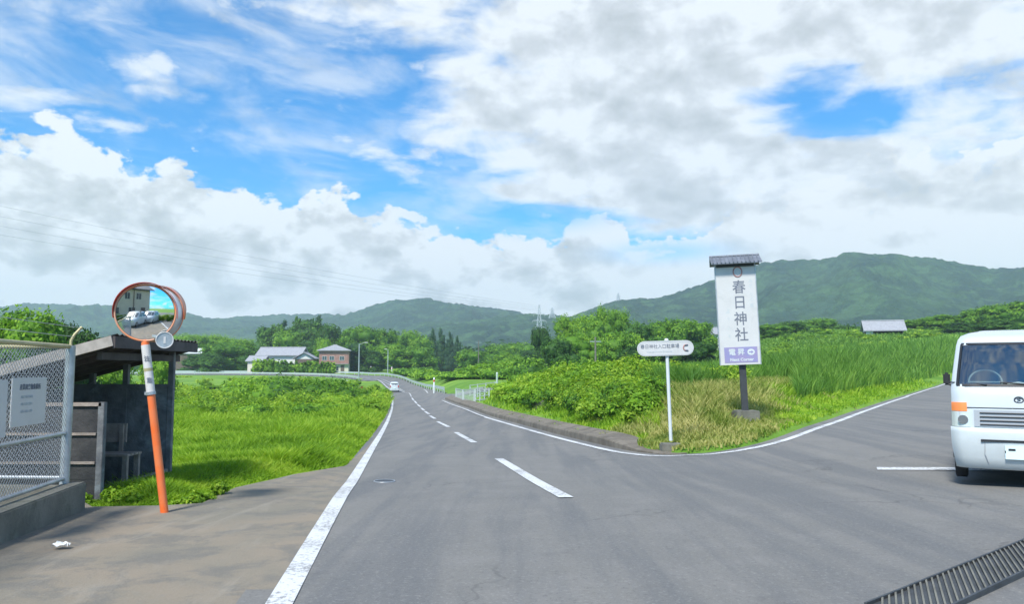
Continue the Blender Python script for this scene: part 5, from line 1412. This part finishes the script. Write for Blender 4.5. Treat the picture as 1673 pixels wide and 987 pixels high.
# ------------------------------------------------------------------ houses
def window(par, m_pane, x, z, wd, ht, face, pos):
    """face 'y': wall plane y=pos facing -Y ; face 'x': wall plane x=pos facing sign"""
    mb = MB(); t = .06; 
    if face[0] == 'y':
        sg_ = -1 if face == 'y-' else 1
        def bx(a, b, c, d, y0, y1): return (a, b, min(pos+sg_*y0, pos+sg_*y1), max(pos+sg_*y0, pos+sg_*y1), c, d)
        for a in ((x-wd/2, x+wd/2, z-t, z), (x-wd/2, x+wd/2, z+ht, z+ht+t), (x-wd/2-t, x-wd/2, z-t, z+ht+t), (x+wd/2, x+wd/2+t, z-t, z+ht+t), (x-.025, x+.025, z, z+ht)): mb.box(*bx(*a, .0, .06))
        fr = mb.build('window', 'whitewall', par); m2 = MB(); m2.box(*bx(x-wd/2, x+wd/2, z, z+ht, .003, .025)); m2.build('pane', m_pane, fr)
    else:
        sg_ = 1 if face == 'x+' else -1
        def bx(a, b, c, d, y0, y1): return (min(pos+sg_*y0, pos+sg_*y1), max(pos+sg_*y0, pos+sg_*y1), a, b, c, d)
        for a in ((x-wd/2, x+wd/2, z-t, z), (x-wd/2, x+wd/2, z+ht, z+ht+t), (x-wd/2-t, x-wd/2, z-t, z+ht+t), (x+wd/2, x+wd/2+t, z-t, z+ht+t), (x-.025, x+.025, z, z+ht)): mb.box(*bx(*a, .0, .06))
        fr = mb.build('window', 'whitewall', par); m2 = MB(); m2.box(*bx(x-wd/2, x+wd/2, z, z+ht, .003, .025)); m2.build('pane', m_pane, fr)
def roof(par, w_, d, z, h, ov, kind, m, axis_='x', thick=.18):
    mb = MB(); X, Y = w_/2+ov, d/2+ov
    if kind == 'gable' and axis_ == 'x':
        prf = [(-Y, z), (0, z+h), (Y, z), (Y, z+thick), (0, z+h+thick), (-Y, z+thick)]
        mb.extr([(-X, y, zz) for y, zz in prf[:]], (2*X, 0, 0))
    elif kind == 'gable':
        prf = [(-X, z), (0, z+h), (X, z), (X, z+thick), (0, z+h+thick), (-X, z+thick)]
        mb.extr([(x, -Y, zz) for x, zz in prf], (0, 2*Y, 0))
    else:
        rx = max(X-Y, .2) if X > Y else .2
        V = [(-X, -Y, z), (X, -Y, z), (X, Y, z), (-X, Y, z), (-X, -Y, z+thick), (X, -Y, z+thick), (X, Y, z+thick), (-X, Y, z+thick), (-rx, 0, z+h), (rx, 0, z+h)]
        mb.add(V, [(3, 2, 1, 0), (0, 1, 5, 4), (1, 2, 6, 5), (2, 3, 7, 6), (3, 0, 4, 7), (4, 5, 9, 8), (5, 6, 9), (6, 7, 8, 9), (7, 4, 8)])
    o = mb.build('roof', m, par)
    m2 = MB(); L = (X if kind == 'gable' else (max(X-Y, .2) if X > Y else .2)); zt = z+h+(thick if kind == 'gable' else 0)
    if axis_ == 'x' or kind != 'gable': m2.tube([(-L, 0, zt+.02), (L, 0, zt+.02)], .14, 8)
    else: m2.tube([(0, -Y, zt+.02), (0, Y, zt+.02)], .14, 8)
    m2.build('ridge', m, o)
    return o
def gable_fill(par, w_, d, z, h, m, axis_):
    mb = MB()
    if axis_ == 'x':
            for x in (-w_/2, w_/2-.1): mb = MB(); mb.extr([(x, -d/2, z), (x, d/2, z), (x, 0, z+h*.93)], (.1, 0, 0)); mb.build('gable', m, par)
    else:
        for y in (-d/2, d/2-.1): mb = MB(); mb.extr([(-w_/2, y, z), (w_/2, y, z), (0, y, z+h*.93)], (0, .1, 0)); mb.build('gable', m, par)
# pink two-storey house with a hipped roof
q = P(547, 600, 228); zb = gz1(q.x, 228)
k = 228/F
hs = thing('house', 'two storey pink brown house with a grey hipped roof beside the far road', 'house', (q.x, 228, zb), R(8))
ze = P(547, 574, 228).z - zb; zt = P(547, 564, 228).z - zb; wd = 46*k
mb = MB(); mb.box(-wd/2, wd/2, -3.5, 3.5, -1.5, ze*.42); mb.build('lower_wall', 'cream', hs)
mb = MB(); mb.box(-wd/2-.05, wd/2+.05, -3.55, 3.55, ze*.42, ze); mb.build('upper_wall', 'pinkwall', hs)
roof(hs, wd, 7, ze, zt-ze, .7, 'hip', 'tilegrey')
for x in (-2.6, -.6, 2.2): window(hs, 'winglass', x, ze*.58, 1.2, 1.1, 'y-', -3.55)
for x in (-2.4, .6): window(hs, 'winglass', x, ze*.10, 1.4, 1.2, 'y-', -3.5)
mb = MB(); mb.box(1.9, 2.9, -3.56, -3.5, -.1, ze*.36); dr = mb.build('door', 'woodwall', hs); m2 = MB(); m2.tube([(2.05, -3.6, .9), (2.05, -3.6, 1.1)], .03, 6); m2.build('handle', 'chrome', dr)
mb = MB(); mb.box(-wd/2, wd/2, -4.2, -3.56, ze*.40, ze*.40+.12); mb.build('porch_roof', 'tilegrey', hs)
# long low grey-roofed house
q = P(462, 598, 224); zb = gz1(q.x, 224); k = 224/F
hs = thing('house', 'long low house with a pale grey gabled roof left of the pink brown house', 'house', (q.x, 224, zb), R(-4))
ze = P(460, 582, 224).z - zb; zt = P(460, 569, 224).z - zb; wd = 68*k
mb = MB(); mb.box(-wd/2, wd/2, -3.2, 3.2, -1.5, ze); mb.build('wall', 'whitewall', hs)
roof(hs, wd, 6.4, ze, zt-ze, .7, 'gable', 'tilegrey', 'x'); gable_fill(hs, wd, 6.4, ze, zt-ze, 'whitewall', 'x')
for x in (-4, -1.5, 1.2, 3.8): window(hs, 'winglass', x, .9, 1.5, 1.1, 'y-', -3.2)
mb = MB(); mb.box(-.9+5.4, 5.4, -3.26, -3.2, -.1, 2.0); mb.build('door', 'woodwall', hs)
# its wing
q = P(500, 598, 219); zb = gz1(q.x, 219)
hs = thing('house', 'small dark gabled wing at the right end of the long low house', 'house', (q.x, 219, zb), R(3))
ze = P(500, 587, 219).z - zb; zt = P(500, 577, 219).z - zb; wd = 30*219/F
mb = MB(); mb.box(-wd/2, wd/2, -2.4, 2.4, -1.5, ze); mb.build('wall', 'woodwall', hs)
roof(hs, wd, 4.8, ze, zt-ze, .6, 'gable', 'tilegrey', 'y'); gable_fill(hs, wd, 4.8, ze, zt-ze, 'whitewall', 'y')
window(hs, 'winglass', -1.2, .8, 1.2, 1.0, 'y-', -2.4); window(hs, 'winglass', 1.2, .8, 1.2, 1.0, 'y-', -2.4)
q = P(422, 600, 218); zb = gz1(q.x, 218)
hs = thing('house', 'small cream outbuilding at the left end of the long low house', 'house', (q.x, 218, zb), R(-6))
ze = P(422, 591, 218).z - zb; zt = P(422, 583, 218).z - zb; wd = 26*218/F
mb = MB(); mb.box(-wd/2, wd/2, -2, 2, -1.5, ze); mb.build('wall', 'cream', hs)
roof(hs, wd, 4, ze, zt-ze, .5, 'gable', 'tilegrey', 'x'); gable_fill(hs, wd, 4, ze, zt-ze, 'cream', 'x')
window(hs, 'winglass', .5, .8, 1.3, 1.0, 'y-', -2)
# white shed roof
q = P(313, 585, 245); zb = gz1(q.x, 245)
hs = thing('shed', 'long shed with a bright white roof below the bamboo', 'shed', (q.x, 245, zb), R(2))
ze = P(313, 578.5, 245).z - zb; zt = P(313, 571, 245).z - zb; wd = 46*245/F
mb = MB(); mb.box(-wd/2, wd/2, -3, 3, -1.5, ze); mb.build('wall', 'woodwall', hs)
roof(hs, wd, 6, ze, zt-ze, .4, 'gable', 'white', 'x'); gable_fill(hs, wd, 6, ze, zt-ze, 'woodwall', 'x')
mb = MB(); mb.box(-1.5, 1.5, -3.06, -3, 0, ze*.8); mb.build('door', 'woodwall', hs)
# grey roofed shed on the right slope
q = P(1443, 553, 160); zb = gz1(q.x, 160); k = 160/F
hs = thing('shed', 'open fronted shed with a pale grey roof on the right slope', 'shed', (q.x, 160, zb), R(-16))
ze = P(1443, 542, 160).z - zb; zt = P(1443, 524, 160).z - zb; wd = 56*k
mb = MB(); mb.box(-wd/2, wd/2, 1.8, 2.2, -1.5, ze); mb.box(-wd/2, -wd/2+.2, -2.2, 1.8, -1.5, ze); mb.box(wd/2-.2, wd/2, -2.2, 1.8, -1.5, ze); mb.build('wall', 'woodwall', hs)
mb = MB(); mb.box(-wd/2-.003, -wd/2+1.3, -2.25, -2.2, -1.5, ze); mb.build('front_wall', 'whitewall', hs)
mb = MB(); mb.box(-wd/2+1.3, wd/2, -2.25, -2.2, -1.5, ze-1.5); mb.build('front_wall', 'concrete', hs)
roof(hs, wd, 4.4, ze, (zt-ze)*.9, .5, 'gable', 'tilegrey', 'x'); gable_fill(hs, wd, 4.4, ze, (zt-ze)*.9, 'whitewall', 'x')
for x in (-1.2, 1.0): mb = MB(); mb.box(x-.07, x+.07, -2.2, -2.05, -1, ze); mb.build('post', 'woodwall', hs)
# pale building behind the banner sign
q = P(1166, 560, 185); zb = gz1(q.x, 185)
hs = thing('house', 'pale house mostly hidden behind the banner sign and trees', 'house', (q.x, 185, zb), R(5))
ze = P(1166, 548, 185).z - zb; zt = P(1166, 537, 185).z - zb; wd = 50*185/F
mb = MB(); mb.box(-wd/2, wd/2, -3, 3, -1.5, ze); mb.build('wall', 'whitewall', hs)
roof(hs, wd, 6, ze, zt-ze, .5, 'gable', 'tilegrey', 'x'); gable_fill(hs, wd, 6, ze, zt-ze, 'whitewall', 'x')
for x in (-2, 1.5): window(hs, 'winglass', x, ze*.5, 1.4, 1.1, 'y-', -3)
# house that the mirror reflects (behind the camera)
hs = thing('house', 'cream two storey house behind the viewpoint, seen in the traffic mirror', 'house', (-5.0, -15, 0), R(-14))
mb = MB(); mb.box(-4, 4, -3.5, 3.5, -.2, 5.4); mb.build('wall', 'cream', hs)
roof(hs, 8, 7, 5.4, 1.7, .6, 'gable', 'tiledark', 'x'); gable_fill(hs, 8, 7, 5.4, 1.7, 'cream', 'x')
for x in (-2.6, -.3, 1.8): window(hs, 'winglass', x, 3.6, .9, 1.2, 'y+', 3.5)
for x in (-2.3, .6): window(hs, 'winglass', x, .9, 1.2, 1.1, 'y+', 3.5)
mb = MB(); mb.box(2.3, 3.1, 3.5, 3.57, 0, 2.0); mb.build('door', 'woodwall', hs)
mb = MB(); mb.tube([(.9, 3.58, 0), (.9, 3.58, 5.3)], .07, 8); mb.build('downpipe', 'woodwall', hs)
items = [(-14 + i*.8, -8.6 + .12*i + .2*math.sin(i), .7, 1.0) for i in range(24)]
V, Fq, T = mounds(items, 31, 1.0, .08)
tag(link(bpy.data.objects.new('hedge', mesh_nt('hedge', V, Fq, T, 'weed'))), 'green hedge in front of the cream house, seen in the traffic mirror', 'hedge')

# hedge in front of the far houses
def hedge(u0, u1, v, Y, m, label):
    its = []
    for u in np.arange(u0, u1, 5):
        p = P(u, v, Y); zb = gz1(p.x, Y); its.append((p.x, Y + .3*math.sin(u), 1.1, max(.6, p.z-zb)))
    V, Fq, T = mounds(its, int(u0), 3.0, .10); return tag(link(bpy.data.objects.new('hedge', mesh_nt('hedge', V, Fq, T, m))), label, 'hedge')
hedge(455, 548, 592, 209, 'leaf_mid', 'trimmed dark green hedge along the front of the far houses')
hedge(418, 458, 589, 211, 'leaf_lime', 'yellow green hedge before the small cream outbuilding')

# ------------------------------------------------------------------ guardrails, railings, lamps, poles
def guardrail(line, label, m='mint', every=2, h=.78, zoff=.0):
    r = thing('guardrail', label, 'guardrail', (line[0].x, line[0].y, 0)); o = Vector((line[0].x, line[0].y, 0))
    rows = []
    for i, p in enumerate(line):
        t = (line[min(i+1, len(line)-1)] - line[max(i-1, 0)]).normalized(); nn_ = Vector((t.y, -t.x, 0)); z = float(g0(p.x, p.y)) + zoff
        b = Vector((p.x, p.y, z)) - o
        prf = [(0, h-.36), (.05, h-.30), (.05, h-.24), (0, h-.19), (.05, h-.13), (.05, h-.06), (0, h), (-.03, h), (-.03, h-.36)]
        rows.append([tuple(b + nn_*d + Vector((0, 0, zz))) for d, zz in prf])
    mb = MB(); mb.grid(rows, False); n_ = 9
    mb.add([q for rw in rows for q in (rw[8], rw[0])], [(2*i, 2*i+1, 2*i+3, 2*i+2) for i in range(len(rows)-1)])
    mb.build('beam', m, r)
    for i in range(0, len(line), every):
        p = line[i]; z = float(g0(p.x, p.y)) + zoff
        m2 = MB(); m2.tube([(p.x-o.x, p.y-o.y, z-.3), (p.x-o.x, p.y-o.y, z+h-.02)], .06, 8); m2.build('post', 'railwhite', r)
    return r
guardrail([p for p in rrail if p.x > -115][1:], 'long pale guardrail curving along the outside of the far bend', every=2)
guardrail([p for p in lrail if p.x > -135], 'pale guardrail along the near side of the far road on the left', m='railwhite', every=2)
# dark concrete kerb wall under the right guardrail
def wallstrip(line, d0, d1, z0, z1, name, m, label, cat):
    rows = []
    for i, p in enumerate(line):
        t = (line[min(i+1, len(line)-1)] - line[max(i-1, 0)]).normalized(); nn_ = Vector((t.y, -t.x)); z = float(g0(p.x, p.y))
        rows.append([(p.x+nn_.x*d0, p.y+nn_.y*d0, z+z0), (p.x+nn_.x*d0, p.y+nn_.y*d0, z+z1), (p.x+nn_.x*d1, p.y+nn_.y*d1, z+z1), (p.x+nn_.x*d1, p.y+nn_.y*d1, z+z0)])
    mb = MB(); mb.grid(rows, False); mb.add(rows[0], [(0, 1, 2, 3)]); mb.add(rows[-1], [(0, 1, 2, 3)]); return tag(mb.build(name, m), label, cat)
wallstrip([p for p in lrail if p.x > -135], -.12, .22, -1.6, .12, 'retaining_wall', 'tiledark', 'dark low retaining wall under the guardrail on the left', 'wall')
wallstrip([p for p in rrail if p.x > -115][1:], .12, .5, -1.2, .10, 'retaining_wall', 'concrete', 'concrete edge wall under the guardrail of the far bend', 'wall')

def railing(A, B, h, nb, label, group=None):
    A, B = Vector(A), Vector(B); r = thing('railing', label, 'railing', tuple(A), 0, group); D = B-A
    for f_ in (0, 1): 
        m2 = MB(); q = D*f_; m2.box(q.x-.05, q.x+.05, q.y-.05, q.y+.05, q.z-.2, q.z+h+.04); m2.build('post', 'railwhite', r)
    for zz in (.12, h): m2 = MB(); m2.bar(Vector((0, 0, zz)), D+Vector((0, 0, zz)), .05, .06); m2.build('rail', 'railwhite', r)
    for i in range(1, nb):
        q = D*(i/nb); m2 = MB(); m2.box(q.x-.018, q.x+.018, q.y-.018, q.y+.018, q.z+.12, q.z+h); m2.build('baluster', 'railwhite', r)
    return r
def gp(u, v, dz=0): 
    q = G(u, v); return (q.x, q.y, q.z+dz)
gR = 'white railings of the small bridge'
a_, b_ = gp(757, 657.5), gp(771, 660.5)
railing(gp(745, 653), gp(756, 657.5), .95, 10, 'white bridge railing section nearest the road', gR)
railing(gp(757, 658), gp(775, 660), 1.0, 11, 'white bridge railing section in the middle with dark gaps', gR)
def hrail(A, B, h, label, n=4):
    A, B = Vector(A), Vector(B); r = thing('railing', label, 'railing', tuple(A), 0, gR); D = B-A
    for f_ in np.linspace(0, 1, 4): m2 = MB(); q = D*f_; m2.box(q.x-.04, q.x+.04, q.y-.04, q.y+.04, q.z-.2, q.z+h+.04); m2.build('post', 'railwhite', r)
    for k in range(n): zz = h*(k+1)/n; m2 = MB(); m2.bar(Vector((0, 0, zz)), D+Vector((0, 0, zz)), .04, .05); m2.build('rail', 'railwhite', r)
hrail(gp(777, 660), gp(799, 658), 1.0, 'white railing section with level rails at the right end of the bridge')
hrail(gp(768, 650), gp(809, 648), 1.0, 'white railing on the far side of the small bridge')
def bollard(u, v, h, label, wd=.16, m='white', cat='post', group=None):
    q = G(u, v); r = thing('marker_post', label, cat, (q.x, q.y, q.z), 0, group)
    m2 = MB(); m2.tube([(0, 0, -.2), (0, 0, h-.04), (0, 0, h)], [wd/2, wd/2, wd/4], 12); m2.build('shaft', m, r)
    m2 = MB(); m2.tube([(0, 0, h*.72), (0, 0, h*.86)], wd/2+.006, 12); m2.build('band', 'redhood', r)
bollard(709, 643, 2.0, 'white marker post standing before the near end of the guardrail', .20)
q = P(812, 628, 80); r = thing('marker_post', 'pale green marker post at the edge of the tall weeds', 'post', (q.x, 80, gz1(q.x, 80)))
m2 = MB(); hh_ = P(812, 610, 80).z - gz1(q.x, 80); m2.tube([(0, 0, -.2), (0, 0, hh_)], .11, 10); m2.build('shaft', 'mint', r); m2 = MB(); m2.tube([(0, 0, hh_), (0, 0, hh_+.08)], [.11, .05], 10); m2.build('cap', 'white', r)
def lamp(u, vt, Y, label, arm, m='galv'):
    p = P(u, vt, Y); zb = float(g0(p.x, Y)); r = thing('street_lamp', label, 'street lamp', (p.x, Y, zb)); h = p.z-zb
    m2 = MB(); m2.tube([(0, 0, -.3), (0, 0, h*.5), (0, 0, h)], [.16, .13, .10], 10); m2.build('pole', m, r)
    m2 = MB(); m2.tube([(0, 0, h-.1), (arm*.6, -.2, h+.1), (arm, -.3, h+.25)], .06, 8); m2.build('arm', m, r)
    m2 = MB(); m2.box(arm-.1, arm+.6, -.45, -.15, h+.17, h+.32); m2.build('lamp_head', 'whitepanel', r, bevel=.04)
    return r
lamp(587, 562, 160, 'tall thin street lamp at the left side of the far junction', 1.2)
lamp(634, 572, 205, 'shorter pale pole at the outside of the far bend', -.8)
bollard(606, 609.5, 1.9, 'white marker post left of the shorter pale pole', .5)
bollard(640, 609.5, 1.6, 'white marker post at the foot of the shorter pale pole', .4)
# utility pole in the valley
p = P(782, 560, 190); zb = float(g0(p.x, 190)); r = thing('utility_pole', 'thin grey utility pole among the low trees of the valley', 'pole', (p.x, 190, zb)); h = P(782, 556, 190).z - zb
m2 = MB(); m2.tube([(0, 0, -.3), (0, 0, h)], [.16, .10], 10); m2.build('pole', 'concrete', r); m2 = MB(); m2.box(-.7, .7, -.05, .05, h-.6, h-.5); m2.build('crossarm', 'galv', r)
p = P(970, 552, 100); zb = float(gz1(p.x, 100)); r = thing('utility_pole', 'thin grey utility pole in front of the right wood', 'pole', (p.x, 98, zb)); h = p.z - zb
m2 = MB(); m2.tube([(0, 0, -.3), (0, 0, h)], [.15, .10], 10); m2.build('pole', 'concrete', r); m2 = MB(); m2.box(-.7, .7, -.05, .05, h-.6, h-.5); m2.build('crossarm', 'galv', r)

# ------------------------------------------------------------------ transmission towers and cables
def pylon(u, vt, Y, wb, label, arms, name='transmission_tower', vb=None):
    top = P(u, vt, Y); zb = float(g0(top.x, Y)) if vb is None else P(u, vb, Y).z; H = top.z-zb
    r = thing(name, label, 'tower', (top.x, Y, zb)); mb = MB(); th = .22*Y/850
    def wz(f_): return wb/2*(1-f_)**1.2 + .5*Y/850
    lv = [0, .18, .34, .48, .60, .70, .78, .85, .92, 1.0]
    for a, b in zip(lv[:-1], lv[1:]):
        ca = [(s*wz(a), t*wz(a), a*H) for s, t in ((-1, -1), (1, -1), (1, 1), (-1, 1))]; cb = [(s*wz(b), t*wz(b), b*H) for s, t in ((-1, -1), (1, -1), (1, 1), (-1, 1))]
        for i in range(4):
            mb.bar(ca[i], cb[i], th*2, th*2); mb.bar(ca[i], cb[(i+1) % 4], th, th); mb.bar(cb[i], ca[(i+1) % 4], th, th); mb.bar(cb[i], cb[(i+1) % 4], th, th)
    mb.build('lattice', 'pylon', r)
    for f_, L in arms:
        m2 = MB(); z = f_*H
        for s in (-1, 1):
            m2.bar((0, 0, z+1.2), (s*L, 0, z), th*1.6, th*1.6); m2.bar((0, 0, z), (s*L, 0, z), th*1.6, th*1.6)
        m2.build('crossarm', 'pylon', r)
        for s in (-1, 1): m2 = MB(); m2.tube([(s*L, 0, z), (s*L, 0, z-1.6)], .15*Y/850, 6); m2.build('insulator', 'whitepanel', r)
    return r
pylon(881, 498, 640, 12, 'grey lattice transmission tower on the skyline below the clouds', [(.86, 4.5), (.76, 5.5), (.66, 5)])
pylon(1010, 479, 1120, 7, 'small distant mast on the ridge of the right mountain', [(.75, 3)], vb=500)
pylon(902, 503, 980, 7, 'faint distant mast just right of the lattice tower', [(.8, 3)], vb=520)
pylon(-420, 250, 300, 9, 'lattice transmission tower out to the left that carries the cables', [(.92, 5), (.82, 6), (.72, 5.5)])
for i, (v0, v1, xx) in enumerate(((362, 500, 'highest'), (386, 503, 'second highest'), (408, 506, 'third highest'), (428, 508, 'lowest'))):
    A = P(-420, v0-118, 300); B = P(881, v1, 640); pts = []
    for k in range(61):
        t = k/60; q = A.lerp(B, t); q.z -= 4*t*(1-t)*4.5; pts.append(q)
    m2 = MB(); m2.tube(pts, .055, 5); tag(m2.build('power_cable', 'galv'), f'{xx} of the faint power cables crossing the sky on the left', 'cable', 'power cables in the left sky')

# ------------------------------------------------------------------ small things
# dark striped band, a tray with pale bars, at the lower right corner
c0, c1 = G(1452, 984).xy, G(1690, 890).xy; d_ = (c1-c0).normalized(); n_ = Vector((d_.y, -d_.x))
dg = thing('striped_band', 'dark striped band with pale bars across the road at the lower right corner', 'drain', (c0.x, c0.y, .02)); L_ = (c1-c0).length + 1.5; wd_ = .34
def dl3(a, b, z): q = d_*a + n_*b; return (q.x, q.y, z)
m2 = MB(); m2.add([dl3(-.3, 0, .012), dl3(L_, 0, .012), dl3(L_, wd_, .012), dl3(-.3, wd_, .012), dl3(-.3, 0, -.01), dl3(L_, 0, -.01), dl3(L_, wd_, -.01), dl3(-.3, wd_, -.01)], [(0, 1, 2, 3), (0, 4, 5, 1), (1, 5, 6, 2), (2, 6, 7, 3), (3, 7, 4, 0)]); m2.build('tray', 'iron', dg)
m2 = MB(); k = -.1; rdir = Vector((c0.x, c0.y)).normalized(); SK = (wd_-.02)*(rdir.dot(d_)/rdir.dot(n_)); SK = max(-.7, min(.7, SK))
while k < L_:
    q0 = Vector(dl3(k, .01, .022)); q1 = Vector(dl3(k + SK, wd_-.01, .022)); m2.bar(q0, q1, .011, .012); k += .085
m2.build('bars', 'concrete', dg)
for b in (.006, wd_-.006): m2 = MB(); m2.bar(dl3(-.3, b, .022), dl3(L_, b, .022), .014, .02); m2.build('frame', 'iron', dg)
# small cover plate
q = G(628, 790); mh = thing('drain_cover', 'small dark iron cover set in the left lane', 'manhole cover', (q.x, q.y, q.z+.022))
m2 = MB(); m2.tube([(0, 0, 0), (0, 0, .012)], .13, 28); m2.build('plate', 'iron', mh); m2 = MB(); m2.tube([(.14*math.cos(t), .14*math.sin(t), .006) for t in np.linspace(0, 6.283, 29)], .008, 6, cap=False); m2.build('ring', 'galv', mh)
# paper scraps
def scrap(u, v, s, label, seed):
    q = G(u, v); rr = random.Random(seed); m2 = MB(); n = 5; rows = [[(s*(i/n-.5)*(1+.3*rr.random()), s*.7*(j/n-.5)*(1+.3*rr.random()), .015+.035*rr.random()) for i in range(n+1)] for j in range(n+1)]
    m2.grid(rows, False); o = m2.build('paper_scrap', 'paper'); o.location = (q.x, q.y, gz1(q.x, q.y)+.03 + (.0 if on_road(q.x, q.y) else .12)); tag(o, label, 'paper')
scrap(100, 903, .10, 'crumpled white paper scrap on the brown apron at lower left', 1)
scrap(391, 760, .10, 'white paper scrap in the grass nearer the shelter', 2)
scrap(398, 748, .08, 'white paper scrap farther back in the grass', 3)
# red-leaved shrub at the far left junction
q = P(589, 628, 118); V, Fq, T = mounds([(q.x, 118, .5, .95), (q.x+.7, 118.3, .45, .8)], 4, 3, .06)
tag(link(bpy.data.objects.new('shrub', mesh_nt('shrub', V, Fq, T, 'redleaf'))), 'small reddish shrub where the left road joins the main road', 'shrub')

# ------------------------------------------------------------------ air
hm = bpy.data.materials.new('haze'); hm.use_nodes = True; hn = hm.node_tree; hn.nodes.clear()
ho = hn.nodes.new('ShaderNodeOutputMaterial'); hv = hn.nodes.new('ShaderNodeVolumePrincipled')
hv.inputs['Color'].default_value = (.72, .88, 1.0, 1); hv.inputs['Density'].default_value = HAZE; hv.inputs['Anisotropy'].default_value = .1
hn.links.new(hv.outputs[0], ho.inputs['Volume'])
mb = MB(); mb.box(-2750, 2750, -320, 2650, -6, 275); hz_ = mb.build('haze', hm); tag(hz_, 'thin pale blue haze over the valley', 'haze', kind='stuff')
